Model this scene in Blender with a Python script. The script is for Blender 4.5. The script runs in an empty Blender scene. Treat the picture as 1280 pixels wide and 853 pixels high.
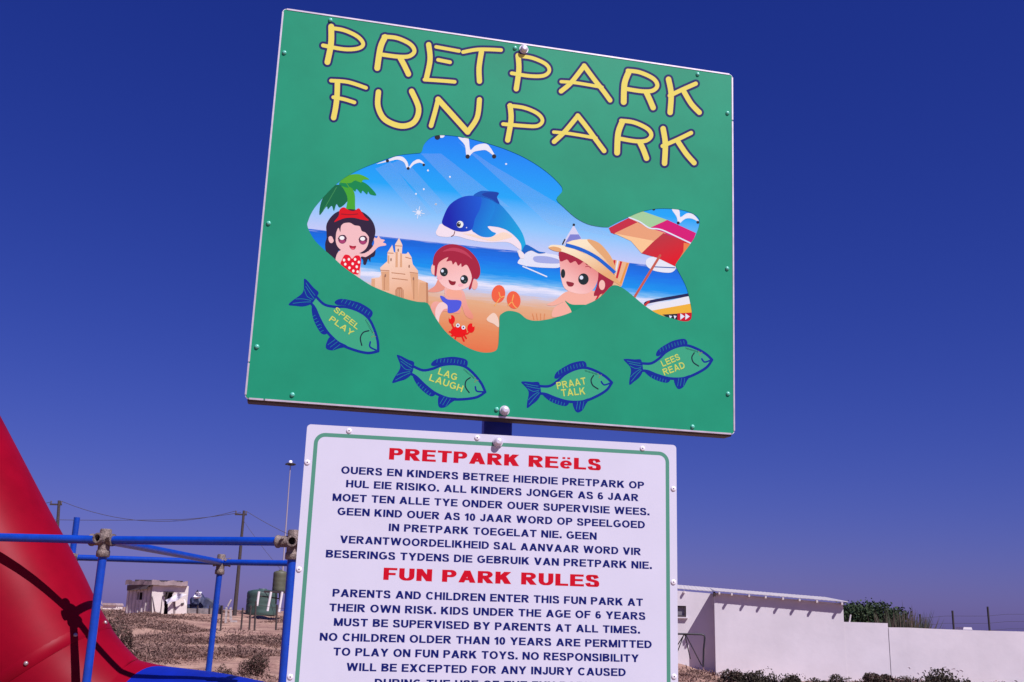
import bpy, bmesh, math, random
import numpy as np
from mathutils import Vector, Matrix
from mathutils.geometry import tessellate_polygon
random.seed(7); rng = np.random.default_rng(7)
S = bpy.context.scene; C = S.collection
R = math.radians

# ------------------------------------------------------------------ camera
F_PX, PITCH, ROLL, EYE = 1313.86, 0.256915, 0.0271904, 1.6
cp, sp, cr, sr = math.cos(PITCH), math.sin(PITCH), math.cos(ROLL), math.sin(ROLL)
FWD = Vector((0, cp, sp)); UP0 = Vector((0, -sp, cp)); RT0 = Vector((1, 0, 0))
RT = RT0 * cr + UP0 * sr; UP = UP0 * cr - RT0 * sr
cd = bpy.data.cameras.new('camera'); cam = bpy.data.objects.new('camera', cd); C.objects.link(cam)
cd.sensor_width = 36; cd.lens = F_PX / 1280 * 36; cd.clip_end = 6000; cd.clip_start = 0.05
m = Matrix.Identity(4)
for i in range(3):
    m[i][0] = RT[i]; m[i][1] = UP[i]; m[i][2] = -FWD[i]
m[2][3] = EYE
cam.matrix_world = m; S.camera = cam
CAM = Vector((0, 0, EYE))

# ------------------------------------------------------------------ light
SUN = Vector((0.55, -0.60, 1.0)).normalized()
elev = math.asin(SUN.z); azim = math.atan2(SUN.x, SUN.y)
W = bpy.data.worlds.new('World'); S.world = W; W.use_nodes = True
nt = W.node_tree; N = nt.nodes; L = nt.links
bg = N['Background']
sky = N.new('ShaderNodeTexSky'); sky.sky_type = 'NISHITA'; sky.sun_disc = False
sky.sun_elevation = elev; sky.sun_rotation = azim
sky.altitude = 0; sky.air_density = 1.0; sky.dust_density = 0.4; sky.ozone_density = 2.0
# contrast and colour cast of the camera on the sky, one curve per channel
SKY_K = 0.22; SKY_G = (1.40, 1.12, 0.80); SKY_T = (0.81, 0.75, 2.68)
sx_ = N.new('ShaderNodeSeparateXYZ'); cx_ = N.new('ShaderNodeCombineXYZ'); L.new(sky.outputs[0], sx_.inputs[0])
for i in range(3):
    a_ = N.new('ShaderNodeMath'); a_.operation = 'MULTIPLY'; a_.inputs[1].default_value = SKY_K; L.new(sx_.outputs[i], a_.inputs[0])
    b_ = N.new('ShaderNodeMath'); b_.operation = 'POWER'; b_.inputs[1].default_value = SKY_G[i]; L.new(a_.outputs[0], b_.inputs[0])
    c_ = N.new('ShaderNodeMath'); c_.operation = 'MULTIPLY'; c_.inputs[1].default_value = SKY_T[i]; L.new(b_.outputs[0], c_.inputs[0])
    L.new(c_.outputs[0], cx_.inputs[i])
L.new(cx_.outputs[0], bg.inputs[0]); bg.inputs[1].default_value = 0.1
sd = bpy.data.lights.new('sun', 'SUN'); sd.energy = 4.7; sd.angle = R(0.53); sd.color = (0.99, 0.92, 0.99)
so = bpy.data.objects.new('sun', sd); C.objects.link(so)
so.rotation_euler = SUN.to_track_quat('Z', 'Y').to_euler()
S.view_settings.view_transform = 'Standard'; S.view_settings.look = 'None'
S.view_settings.exposure = 0.35; S.view_settings.gamma = 1.0; S.view_settings.use_curve_mapping = False

# ------------------------------------------------------------------ helpers
def ray(px, py):
    return (FWD * F_PX + RT * (px - 640) - UP * (py - 426.5)) / F_PX
def at(px, py, Y):                       # point of the vertical plane y = Y
    d = ray(px, py); return CAM + d * (Y / d.y)
def at_z(px, py, Z):                     # point of the level plane z = Z
    d = ray(px, py); return CAM + d * ((Z - EYE) / d.z)

def lin(c):
    return tuple(((v / 255) / 12.92 if v <= 10.3 else ((v / 255 + .055) / 1.055) ** 2.4) for v in c)

MAT = {}
def mat(name, col, rough=0.6, metal=0.0, noise=0.0, scale=8.0, bump=0.0, col2=None, spec=0.5, bscale=None, coords='Object', detail=5):
    if name in MAT: return MAT[name]
    M = bpy.data.materials.new(name); M.use_nodes = True; n = M.node_tree.nodes; l = M.node_tree.links
    b = n['Principled BSDF']; b.inputs['Roughness'].default_value = rough; b.inputs['Metallic'].default_value = metal
    b.inputs['Specular IOR Level'].default_value = spec
    b.inputs['Base Color'].default_value = (*col, 1); M.diffuse_color = (*col, 1)
    if noise or col2 or bump:
        tc = n.new('ShaderNodeTexCoord'); nz = n.new('ShaderNodeTexNoise'); nz.inputs['Scale'].default_value = scale
        nz.inputs['Detail'].default_value = detail; nz.inputs['Roughness'].default_value = 0.6
        l.new(tc.outputs[coords], nz.inputs['Vector'])
        if noise or col2:
            cr_ = n.new('ShaderNodeValToRGB'); e = cr_.color_ramp.elements
            c2 = col2 if col2 else tuple(min(1, v * (1 + noise)) for v in col)
            c1 = col if col2 else tuple(v * (1 - noise) for v in col)
            e[0].position = 0.35; e[1].position = 0.65; e[0].color = (*c1, 1); e[1].color = (*c2, 1)
            l.new(nz.outputs['Fac'], cr_.inputs[0]); l.new(cr_.outputs[0], b.inputs['Base Color'])
        if bump:
            nb = n.new('ShaderNodeTexNoise'); nb.inputs['Scale'].default_value = bscale or scale * 4; nb.inputs['Detail'].default_value = 6
            l.new(tc.outputs[coords], nb.inputs['Vector'])
            bp = n.new('ShaderNodeBump'); bp.inputs['Strength'].default_value = bump; bp.inputs['Distance'].default_value = 0.02
            l.new(nb.outputs['Fac'], bp.inputs['Height']); l.new(bp.outputs[0], b.inputs['Normal'])
    MAT[name] = M; return M

def put(o, parent=None):
    C.objects.link(o)
    if parent: o.parent = parent
    return o
def empty(name, loc=(0, 0, 0), rz=0):
    o = bpy.data.objects.new(name, None); o.location = loc; o.rotation_euler = (0, 0, rz); o.empty_display_size = 0.1
    C.objects.link(o); return o
def tag(o, label=None, cat=None, group=None, kind=None):
    if label: o['label'] = label
    if cat: o['category'] = cat
    if group: o['group'] = group
    if kind: o['kind'] = kind
    return o

class MB:
    """collects geometry for ONE mesh object"""
    def __init__(s): s.v = []; s.f = []; s.mi = []; s.mats = []; s.sm = []
    def m(s, M):
        if M not in s.mats: s.mats.append(M)
        return s.mats.index(M)
    def add(s, vs, fs, M, smooth=False):
        k = len(s.v); i = s.m(M); s.v += [tuple(p) for p in vs]
        for f in fs: s.f.append(tuple(k + a for a in f)); s.mi.append(i); s.sm.append(smooth)
    def box(s, c, d, M, rot=None, taper=1.0):
        vs = []
        for z in (-1, 1):
            t = taper if z > 0 else 1.0
            for x, y in ((-1, -1), (1, -1), (1, 1), (-1, 1)):
                p = Vector((x * d[0] / 2 * t, y * d[1] / 2 * t, z * d[2] / 2))
                if rot is not None: p = rot @ p
                vs.append(Vector(c) + p)
        s.add(vs, [(0, 3, 2, 1), (4, 5, 6, 7), (0, 1, 5, 4), (1, 2, 6, 5), (2, 3, 7, 6), (3, 0, 4, 7)], M)
    def prism(s, poly, depth, M, axis=Vector((0, 1, 0))):
        n = len(poly); vs = [Vector(p) for p in poly] + [Vector(p) + axis * depth for p in poly]
        s.add(vs, [tuple(range(n)), tuple(range(2 * n - 1, n - 1, -1))] + [(i, i + n, (i + 1) % n + n, (i + 1) % n) for i in range(n)], M)
    def tube(s, pts, r, M, n=12, cap=True, smooth=True):
        pts = [Vector(p) for p in pts]; rs = r if isinstance(r, (list, tuple)) else [r] * len(pts)
        vs = []; fs = []; prev = None
        for i, p in enumerate(pts):
            t = (pts[min(i + 1, len(pts) - 1)] - pts[max(i - 1, 0)]).normalized()
            if prev is None:
                a = t.cross(Vector((0, 0, 1)));
                if a.length < 1e-3: a = t.cross(Vector((1, 0, 0)))
                a.normalize()
            else:
                a = prev - t * prev.dot(t); a.normalize()
            prev = a; b = t.cross(a)
            for k in range(n):
                q = 2 * math.pi * k / n; vs.append(p + (a * math.cos(q) + b * math.sin(q)) * rs[i])
        for i in range(len(pts) - 1):
            for k in range(n):
                fs.append((i * n + k, i * n + (k + 1) % n, (i + 1) * n + (k + 1) % n, (i + 1) * n + k))
        s.add(vs, fs, M, smooth)
        if cap:
            e = len(pts) - 1
            s.add(vs[:n], [tuple(range(n - 1, -1, -1))], M); s.add(vs[e * n:], [tuple(range(n))], M)
    def ring(s, c, axis, r0, r1, h, M, n=20):     # open hollow sleeve
        ax = Vector(axis).normalized(); a = ax.cross(Vector((0, 0, 1)))
        if a.length < 1e-3: a = ax.cross(Vector((1, 0, 0)))
        a.normalize(); b = ax.cross(a); vs = []
        for (rr, hh) in ((r0, -h / 2), (r1, -h / 2), (r1, h / 2), (r0, h / 2)):
            for k in range(n):
                q = 2 * math.pi * k / n; vs.append(Vector(c) + ax * hh + (a * math.cos(q) + b * math.sin(q)) * rr)
        fs = []
        for j in range(4):
            for k in range(n): fs.append((j * n + k, j * n + (k + 1) % n, ((j + 1) % 4) * n + (k + 1) % n, ((j + 1) % 4) * n + k))
        s.add(vs, fs, M, False)
    def build(s, name, parent=None, world=False):
        me = bpy.data.meshes.new(name); me.from_pydata(s.v, [], s.f)
        for M in s.mats: me.materials.append(M)
        me.polygons.foreach_set('material_index', s.mi); me.polygons.foreach_set('use_smooth', s.sm)
        me.update(); o = bpy.data.objects.new(name, me); put(o)
        if parent:
            o.parent = parent
            if world: o.matrix_parent_inverse = parent.matrix_basis.inverted()
        return o

def bevel(o, w=0.003, seg=2):
    b = o.modifiers.new('bevel', 'BEVEL'); b.width = w; b.segments = seg; b.limit_method = 'ANGLE'; return o

def smooth_curve(p, closed=True, k=5):
    p = [Vector((a[0], a[1], 0)) for a in p]; n = len(p); out = []
    rngi = range(n) if closed else range(n - 1)
    for i in rngi:
        if closed: p0, p1, p2, p3 = p[i - 1], p[i], p[(i + 1) % n], p[(i + 2) % n]
        else: p0, p1, p2, p3 = p[max(i - 1, 0)], p[i], p[i + 1], p[min(i + 2, n - 1)]
        for j in range(k):
            t = j / k
            q = 0.5 * ((2 * p1) + (p2 - p0) * t + (2 * p0 - 5 * p1 + 4 * p2 - p3) * t * t + (3 * p1 - p0 - 3 * p2 + p3) * t ** 3)
            out.append((q.x, q.y))
    if not closed: out.append((p[-1].x, p[-1].y))
    return out

def Zm(ox, oy, s):
    return lambda pts: [(ox + a[0] / s, oy + a[1] / s) for a in pts]

# ------------------------------------------------------------------ sign boards: pose and printing
def board_frame(th, spi, sro, gx, gz, k=1.0):
    M = Matrix.Rotation(th, 3, 'Z') @ Matrix.Rotation(spi, 3, 'X') @ Matrix(((math.cos(sro), 0, math.sin(sro)), (0, 1, 0), (-math.sin(sro), 0, math.cos(sro))))
    O = CAM + (Vector((0, 2.6, 0)) + M.col[0] * gx + M.col[2] * gz) * k
    T = M.to_4x4(); T.translation = O; return T
GREEN_T = board_frame(0.21178906, 0.03781002, 0.00645525, -0.65024238, 0.47965889)   # origin: lower left corner
GW, GH = 1.2432, 1.0210
WHITE_T = board_frame(0.14629675, 0.00167685, 0.0050613, -0.49964877, 0.43847004, 0.972)    # origin: upper left corner
WW, WH = 0.9287 * 0.972, 0.90

def board_uv(T):
    O = T.translation; u = T.col[0].xyz; n = T.col[1].xyz; v = T.col[2].xyz
    def f(p):
        d = ray(p[0], p[1]); t = (O - CAM).dot(n) / d.dot(n); q = CAM + d * t - O
        return (q.dot(u), q.dot(v))
    return f
GUV = board_uv(GREEN_T); WUV = board_uv(WHITE_T)
ILL = (1.20, 1.07, 1.30)
LV = 0.00004
def sat(c, k=1.12):
    m_ = sum(c) / 3; return tuple(min(0.85, max(0.003, m_ + (v - m_) * k)) for v in c)
def ink(r, g, b, rough=0.5, spec=0.12):
    c = sat(tuple(v / i for v, i in zip(lin((r, g, b)), ILL)))
    return mat('ink_%d_%d_%d' % (r, g, b), c, rough, spec=spec)

def grad_ink(name, c0, c1, p0, p1):
    """printed colour blend from pixel p0 (c0) to pixel p1 (c1), fixed to the board"""
    M = bpy.data.materials.new(name); M.use_nodes = True; n = M.node_tree.nodes; l = M.node_tree.links; b = n['Principled BSDF']
    b.inputs['Roughness'].default_value = .5; b.inputs['Specular IOR Level'].default_value = .12
    a_, b_ = Vector(GUV(p0)), Vector(GUV(p1)); d = b_ - a_; L2 = d.length_squared
    tc = n.new('ShaderNodeTexCoord'); dt = n.new('ShaderNodeVectorMath'); dt.operation = 'DOT_PRODUCT'; dt.inputs[1].default_value = (d.x / L2, 0, d.y / L2)
    l.new(tc.outputs['Object'], dt.inputs[0]); ad = n.new('ShaderNodeMath'); ad.operation = 'SUBTRACT'; ad.inputs[1].default_value = a_.dot(d) / L2; l.new(dt.outputs['Value'], ad.inputs[0])
    rp = n.new('ShaderNodeValToRGB'); e = rp.color_ramp.elements
    for i, c in ((0, c0), (1, c1)): e[i].color = (*sat(tuple(v / k for v, k in zip(lin(c), ILL))), 1)
    l.new(ad.outputs[0], rp.inputs[0]); l.new(rp.outputs[0], b.inputs['Base Color']); return M

class Print:
    """flat print on a board: every polygon at its own thin level"""
    def __init__(s, uv): s.uv = uv; s.mb = MB()
    def raw(s, loc, M, lev):            # loc: points in board (u, v)
        vs = [(a, -LV * lev, b) for a, b in loc]
        tris = tessellate_polygon([[Vector((a, b, 0)) for a, b in loc]])
        out = []
        for t in tris:
            a, b, c = [loc[i] for i in t]
            ar = (b[0] - a[0]) * (c[1] - a[1]) - (c[0] - a[0]) * (b[1] - a[1])
            out.append(tuple(t) if ar > 0 else tuple(reversed(t)))
        s.mb.add(vs, out, M)
    def poly(s, pts, M, lev, sm=True, k=5):
        if sm: pts = smooth_curve(pts, True, k)
        s.raw([s.uv(p) for p in pts], M, lev)
    def ell(s, c, rx, ry, M, lev, n=20, rot=0.0, z=None):
        pts = [(c[0] + rx * math.cos(q) * math.cos(rot) - ry * math.sin(q) * math.sin(rot), c[1] + rx * math.cos(q) * math.sin(rot) + ry * math.sin(q) * math.cos(rot)) for q in [2 * math.pi * i / n for i in range(n)]]
        if z: pts = z(pts)
        s.raw([s.uv(p) for p in pts], M, lev)
    def stroke(s, pts, w, M, lev, sm=True, capr=True, closed=False, k=6):
        """pts and w in photograph pixels; strip with round ends"""
        if sm and len(pts) > 2: pts = smooth_curve(pts, closed, k)
        P = [Vector(p) for p in pts]; n = len(P); h = w / 2; Lf = []; Rt = []
        for i in range(n):
            a = P[i - 1] if (closed or i > 0) else P[i]; b = P[(i + 1) % n] if (closed or i < n - 1) else P[i]
            t = (b - a).normalized(); nn = Vector((-t.y, t.x)); Lf.append(P[i] + nn * h); Rt.append(P[i] - nn * h)
        vs = [s.uv(p) for p in Lf] + [s.uv(p) for p in Rt]
        fs = [(i, i + 1, n + i + 1, n + i) for i in range(n - 1)]
        if closed: fs.append((n - 1, 0, n, 2 * n - 1))
        V = [(a, -LV * lev, b) for a, b in vs]
        s.mb.add(V, fs, M)
        if capr and not closed:
            for e, a in ((P[0], P[1]), (P[-1], P[-2])):
                t = (e - a).normalized(); base = math.atan2(t.y, t.x)
                cpts = [(e.x + h * math.cos(base + q), e.y + h * math.sin(base + q)) for q in [math.pi * (j / 8 - .5) for j in range(9)]]
                s.mb.add([(x, -LV * lev, z) for x, z in [s.uv(p) for p in cpts]], [tuple(range(9))], M)
    def build(s, name, parent): return s.mb.build(name, parent)

# ------------------------------------------------------------------ terrain
def sstep(a, b, x):
    t = np.clip((x - a) / (b - a), 0, 1); return t * t * (3 - 2 * t)
_ph = rng.uniform(0, 6.28, (24, 3)); _dir = rng.normal(size=(24, 2)); _dir /= np.linalg.norm(_dir, axis=1)[:, None]
def bumps(x, y):
    z = np.zeros_like(x, dtype=float)
    for i in range(24):
        wl = 1.3 * 1.22 ** i if i < 14 else 2.5 + i; k = 6.283 / wl
        z += (0.012 + 0.006 * min(wl, 10)) * np.sin(k * (x * _dir[i, 0] + y * _dir[i, 1]) + _ph[i, 0])
    return z * 0.62
def H(x, y):
    x = np.asarray(x, float); y = np.asarray(y, float); d = np.hypot(x, y)
    left = 1 - sstep(-3, 4, x / np.maximum(y, 1) * 20)
    z = sstep(16, 75, d) * (1.02 * left + 0.35 * (1 - left)) + sstep(75, 400, d) * 0.22
    z = z + bumps(x, y) * sstep(6, 22, d) * (1 - 0.6 * sstep(60, 150, d)) * (0.45 + .55 * left)
    z = z + 0.42 * np.exp(-((x - 5.0) / 1.15) ** 2 - ((y - 32.6) / 2.2) ** 2)
    z = z + .48 * np.exp(-((x + 15.5) / 5) ** 2 - ((y - 74) / 9) ** 2)
    z = z - (sstep(16, 75, d) * 0.35 * (1 - left)) * (1 - sstep(34, 60, y))
    return z
def Hs(x, y): return float(H(np.array([x]), np.array([y]))[0])

def build_ground():
    rs = np.concatenate([np.linspace(0.0, 14, 10), np.geomspace(15, 90, 150), np.geomspace(94, 3000, 40)])
    az = np.concatenate([np.linspace(-180, -34, 30)[:-1], np.linspace(-34, 34, 300), np.linspace(34, 180, 30)[1:]]) * math.pi / 180
    Rr, A = np.meshgrid(rs, az, indexing='ij'); X = Rr * np.sin(A); Y = Rr * np.cos(A)
    Z = H(X, Y); nr, na = X.shape
    v = np.stack([X, Y, Z], -1).reshape(-1, 3)
    i, j = np.meshgrid(np.arange(nr - 1), np.arange(na - 1), indexing='ij'); a = (i * na + j).ravel()
    f = np.stack([a, a + 1, a + na + 1, a + na], -1)
    me = bpy.data.meshes.new('ground'); me.from_pydata(v.tolist(), [], f[:, ::-1].tolist()); me.polygons.foreach_set('use_smooth', [True] * len(f))
    M = bpy.data.materials.new('sand'); M.use_nodes = True; n = M.node_tree.nodes; l = M.node_tree.links; b = n['Principled BSDF']
    b.inputs['Roughness'].default_value = 0.95; b.inputs['Specular IOR Level'].default_value = 0.1
    tc = n.new('ShaderNodeTexCoord')
    def noise(sc, det=6, rough=.6):
        q = n.new('ShaderNodeTexNoise'); q.inputs['Scale'].default_value = sc; q.inputs['Detail'].default_value = det; q.inputs['Roughness'].default_value = rough
        l.new(tc.outputs['Object'], q.inputs['Vector']); return q
    r1 = n.new('ShaderNodeValToRGB'); e = r1.color_ramp.elements; e[0].position = .38; e[1].position = .62
    e[0].color = (0.27, 0.155, 0.122, 1); e[1].color = (0.46, 0.300, 0.215, 1)
    q1 = noise(0.55); l.new(q1.outputs['Fac'], r1.inputs[0])
    r2 = n.new('ShaderNodeValToRGB'); e = r2.color_ramp.elements; e[0].position = .40; e[1].position = .60; e[0].color = (.62, .6, .6, 1); e[1].color = (1.1, 1.1, 1.1, 1)
    q2 = noise(7, 8, .75); l.new(q2.outputs['Fac'], r2.inputs[0])
    mx = n.new('ShaderNodeMix'); mx.data_type = 'RGBA'; mx.blend_type = 'MULTIPLY'; mx.inputs[0].default_value = .8
    l.new(r1.outputs[0], mx.inputs[6]); l.new(r2.outputs[0], mx.inputs[7]); l.new(mx.outputs[2], b.inputs['Base Color'])
    bp = n.new('ShaderNodeBump'); bp.inputs['Strength'].default_value = .5; bp.inputs['Distance'].default_value = .08
    q3 = noise(3, 8, .7); l.new(q3.outputs['Fac'], bp.inputs['Height']); l.new(bp.outputs[0], b.inputs['Normal'])
    me.materials.append(M); o = bpy.data.objects.new('ground', me); C.objects.link(o); tag(o, kind='structure')
build_ground()

# ------------------------------------------------------------------ foliage helper (numpy)
def leaf_mesh(name, centers, sizes, mats, mi=None, up=0.0, aspect=0.55):
    n = len(centers); d = rng.normal(size=(n, 3)); d[:, 2] += up; d /= np.linalg.norm(d, axis=1)[:, None]
    e = rng.normal(size=(n, 3)); e -= d * (e * d).sum(1)[:, None]; e /= np.linalg.norm(e, axis=1)[:, None]
    s = np.asarray(sizes)[:, None]; c = np.asarray(centers)
    v = np.empty((n, 4, 3)); v[:, 0] = c - d * s; v[:, 1] = c + e * s * aspect; v[:, 2] = c + d * s; v[:, 3] = c - e * s * aspect
    me = bpy.data.meshes.new(name); me.vertices.add(4 * n); me.loops.add(4 * n); me.polygons.add(n)
    me.vertices.foreach_set('co', v.reshape(-1)); me.loops.foreach_set('vertex_index', np.arange(4 * n))
    me.polygons.foreach_set('loop_start', np.arange(n) * 4)
    for M in mats: me.materials.append(M)
    me.polygons.foreach_set('material_index', (rng.integers(0, len(mats), n) if mi is None else mi).astype(np.int32))
    me.update(calc_edges=True); return me

def blob_points(n, c, r, lumps=7):
    lc = rng.normal(size=(lumps, 3)); lc /= np.linalg.norm(lc, axis=1)[:, None]; lc[:, 2] = np.abs(lc[:, 2]) * .9
    lc *= rng.uniform(.35, .72, (lumps, 1)); k = rng.integers(0, lumps, n)
    d = rng.normal(size=(n, 3)); d /= np.linalg.norm(d, axis=1)[:, None]
    p = lc[k] + d * (rng.uniform(.4, 1, (n, 1)) ** .5) * rng.uniform(.28, .5, (lumps, 1))[k]
    p[:, 2] = np.maximum(p[:, 2], -.05)
    return p * np.array(r) + np.array(c)

SCRUB = [mat('scrub_brown', (0.185, 0.108, 0.088), .9, spec=.1), mat('scrub_grey', (0.26, 0.165, 0.130), .9, spec=.1), mat('scrub_dark', (0.115, 0.070, 0.058), .9, spec=.1)]
DARKB = [mat('bush_olive', (0.055, 0.048, 0.032), .85, spec=.15), mat('bush_brown', (0.065, 0.050, 0.036), .9, spec=.1), mat('bush_deep', (0.034, 0.028, 0.020), .9, spec=.1)]
GREENB = [mat('leaf_green', (0.034, 0.056, 0.024), .8, spec=.2), mat('leaf_dark', (0.022, 0.042, 0.020), .85, spec=.2), mat('leaf_light', (0.048, 0.068, 0.030), .8, spec=.2)]

def build_scrub():
    cs = []; ss = []; mi = []
    n = 0
    while n < 1900:
        az = rng.uniform(-29, -10) if rng.random() < .72 else rng.uniform(6, 29)
        az = az * math.pi / 180
        d = 18 * (110 / 18) ** (rng.random() ** .8)
        x, y = d * math.sin(az), d * math.cos(az)
        if x > 0 and y > 31.5: continue
        # patches: bands of scrub with open sand between
        g = math.sin(x * .55 + 1.7 * math.sin(y * .21)) + math.sin(y * .62 + 1.3 * math.sin(x * .35) + .6) + .7 * math.sin(x * 1.3 + y * .9)
        if g < (-.8 if x > 0 else (1.1 if d > 27 else 1.6) + .35 * rng.normal()): continue
        r = rng.uniform(.25, .8) * (1 + d / 120); h = r * rng.uniform(.12, .28)
        k = int(rng.uniform(80, 170)); z = Hs(x, y)
        th = rng.uniform(0, 6.28, k); rr = r * np.sqrt(rng.random(k)); zz = h * (1 - (rr / r) ** 2) * rng.uniform(.25, 1.1, k)
        cs.append(np.stack([x + rr * np.cos(th), y + rr * np.sin(th), z + zz], -1)); ss.append(rng.uniform(.02, .05, k) * (1 + d / 80))
        mi.append(np.where(rng.random(k) < .7, rng.integers(0, 3), rng.integers(0, 3, k))); n += 1
    me = leaf_mesh('scrub', np.concatenate(cs), np.concatenate(ss), SCRUB, np.concatenate(mi), up=.5, aspect=.3)
    o = bpy.data.objects.new('scrub', me); C.objects.link(o)
    tag(o, 'low dry brown scrub scattered in bands over the sandy ground', 'scrub', kind='stuff')
build_scrub()

def bush(px0, px1, pytop, Y, mats, label, name='shrub', n=900, dens=.05, group=None, cat='shrub', depth=None, zbase=None, hedge=False):
    a = at(px0, pytop, Y); b = at(px1, pytop, Y); cx = (a.x + b.x) / 2; w = (b.x - a.x) / 2
    zg = Hs(cx, Y) if zbase is None else zbase; h = max(.15, a.z - zg)
    root = empty(name, (cx, Y, zg)); tag(root, label, cat, group)
    p = blob_points(n, (0, 0, h * .12), (w, depth or w * .8, h * .86), 9)
    if hedge:
        p = rng.uniform(-1, 1, (n, 3)); p[:, 2] = .35 + .6 * (p[:, 2] * .5 + .5); p[:, 0] *= w; p[:, 1] *= depth
        p[:, 2] = p[:, 2] * h * (1 - .10 * (p[:, 0] / w) ** 4 + .035 * np.sin(p[:, 0] * 7) + .03 * np.sin(p[:, 0] * 17 + 1) - .10 * np.maximum(0, -p[:, 0] / w - .6))
        t_ = rng.normal(size=(n, 3)) * .05; p = p + t_
    # fringe of loose twigs
    k = n // 6; q = blob_points(k, (0, 0, h * .1), (w * 1.08, (depth or w * .8), h * .98), 7)
    me = leaf_mesh('foliage', np.concatenate([p, q]), rng.uniform(.5, 1.3, n + k) * dens * (w * h) ** .5 * 1.3, mats, up=.3)
    o = bpy.data.objects.new('foliage', me); put(o, root)
    t = MB(); M = mat('twig_bark', (.07, .05, .04), .9)
    for i in range(6):
        q = random.uniform(0, 6.28); t.tube([(0, 0, -.1), (math.cos(q) * w * .2, math.sin(q) * w * .2, h * .35), (math.cos(q) * w * .5, math.sin(q) * w * .4, h * .7)], [.03 * h + .006, .02 * h + .004, .004], M, 5)
    t.build('stem', root); return root

# ------------------------------------------------------------------ paint and metal
WHITEP = mat('white_plaster', (0.71, 0.67, 0.67), .85, noise=.06, scale=.7, bump=.13, bscale=7, spec=.2)
GALV = mat('cast_fitting', (0.20, 0.155, 0.13), .65, metal=.35, noise=.35, scale=60, bump=.4, bscale=120)
STEEL = mat('steel', (0.66, 0.63, 0.68), .4, metal=.35, noise=.12, scale=40)
ALU = mat('aluminium_edge', (0.66, 0.60, 0.62), .4, metal=.5, noise=.12, scale=25)
RUSTD = mat('dark_steel_frame', (0.05, 0.035, 0.035), .6, metal=.2, noise=.3, scale=30)
PIPE = mat('blue_pipe_paint', (0.001, 0.047, 0.36), .38, noise=.10, scale=14, bump=.08, bscale=60)
POSTB = mat('dark_blue_post_paint', (0.012, 0.040, 0.40), .45, noise=.2, scale=12)
BLACK = mat('black_hole', (0.012, 0.010, 0.010), .9)
WOODP = mat('weathered_wood', (0.050, 0.036, 0.033), .9, noise=.3, scale=20)

# ================================================================== GREEN SIGN
def rounded(w, h, r, z0=0.0, n=6):
    pts = []
    for cx, cz, a0 in ((w - r, h - r, 0), (r, h - r, 90), (r, r, 180), (w - r, r, 270)):
        for i in range(n + 1):
            q = R(a0 + 90 * i / n); pts.append((cx + r * math.cos(q), cz + r * math.sin(q) + z0))
    return pts

def panel_mesh(name, w, h, r, t, M, parent, z0=0.0, edge=None):
    p = rounded(w, h, r, z0); mb = MB(); n = len(p)
    front = [(a, 0, b) for a, b in p]; back = [(a, t, b) for a, b in p]
    mb.add(front, [tuple(range(n))], M); mb.add(back, [tuple(range(n - 1, -1, -1))], M)
    mb.add(front + back, [(i, i + n, (i + 1) % n + n, (i + 1) % n) for i in range(n)], edge or M)
    return mb.build(name, parent)

def rivet_mesh(r, h, M, hole=None):
    mb = MB(); prof = [(r, 0), (r * .97, h * .35), (r * .78, h * .75), (r * .45, h * .97), (r * .25, h)]
    n = 14; vs = []; fs = []
    for (rr, hh) in prof:
        for k in range(n): q = 6.2832 * k / n; vs.append((rr * math.cos(q), -hh, rr * math.sin(q)))
    for j in range(len(prof) - 1):
        for k in range(n): fs.append((j * n + k, j * n + (k + 1) % n, (j + 1) * n + (k + 1) % n, (j + 1) * n + k))
    mb.add(vs, fs, M, True); mb.add(vs[-n:], [tuple(range(n))], hole or M)
    return mb
def place_rivets(name, mb, pts, uv, parent):
    first = None
    for p in pts:
        u, v = uv(p)
        if first is None: o = mb.build(name, parent); first = o
        else: o = first.copy(); C.objects.link(o); o.parent = parent
        o.location = (u, -.0004, v); o.rotation_euler = (0, random.uniform(0, 6), 0)
def bolt_head(name, p, uv, parent, M):
    u, v = uv(p); mb = MB()
    mb.tube([(0, 0, 0), (0, -.003, 0)], .0125, M, 20, smooth=False)       # washer
    mb.tube([(0, -.003, 0), (0, -.009, 0), (0, -.0115, 0), (0, -.013, 0)], [.0098, .0098, .0085, .0045], M, 16)
    o = mb.build(name, parent); o.location = (u, -.0006, v)

gs = empty('fun_park_sign'); gs.matrix_world = GREEN_T
tag(gs, 'green fun park sign with yellow title, dolphin beach picture and four small fish', 'sign')
WB = mat('board_white_core', (.75, .70, .76), .4)
panel_mesh('panel', GW, GH, .010, .004, WB, gs, edge=ALU)
mb = MB()                                              # steel frame behind the panel
for (c, d) in (((GW / 2, .0275, .0105), (GW - .012, .046, .031)), ((GW / 2, .0225, GH - .018), (GW - .008, .036, .03)),
               ((.018, .0225, GH / 2), (.03, .036, GH - .07)), ((GW - .018, .0225, GH / 2), (.03, .036, GH - .07)), ((GW * .525, .0215, GH / 2), (.04, .034, GH - .07))):
    mb.box(c, d, RUSTD)
fr = mb.build('frame', gs); bevel(fr, .002, 1)
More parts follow.
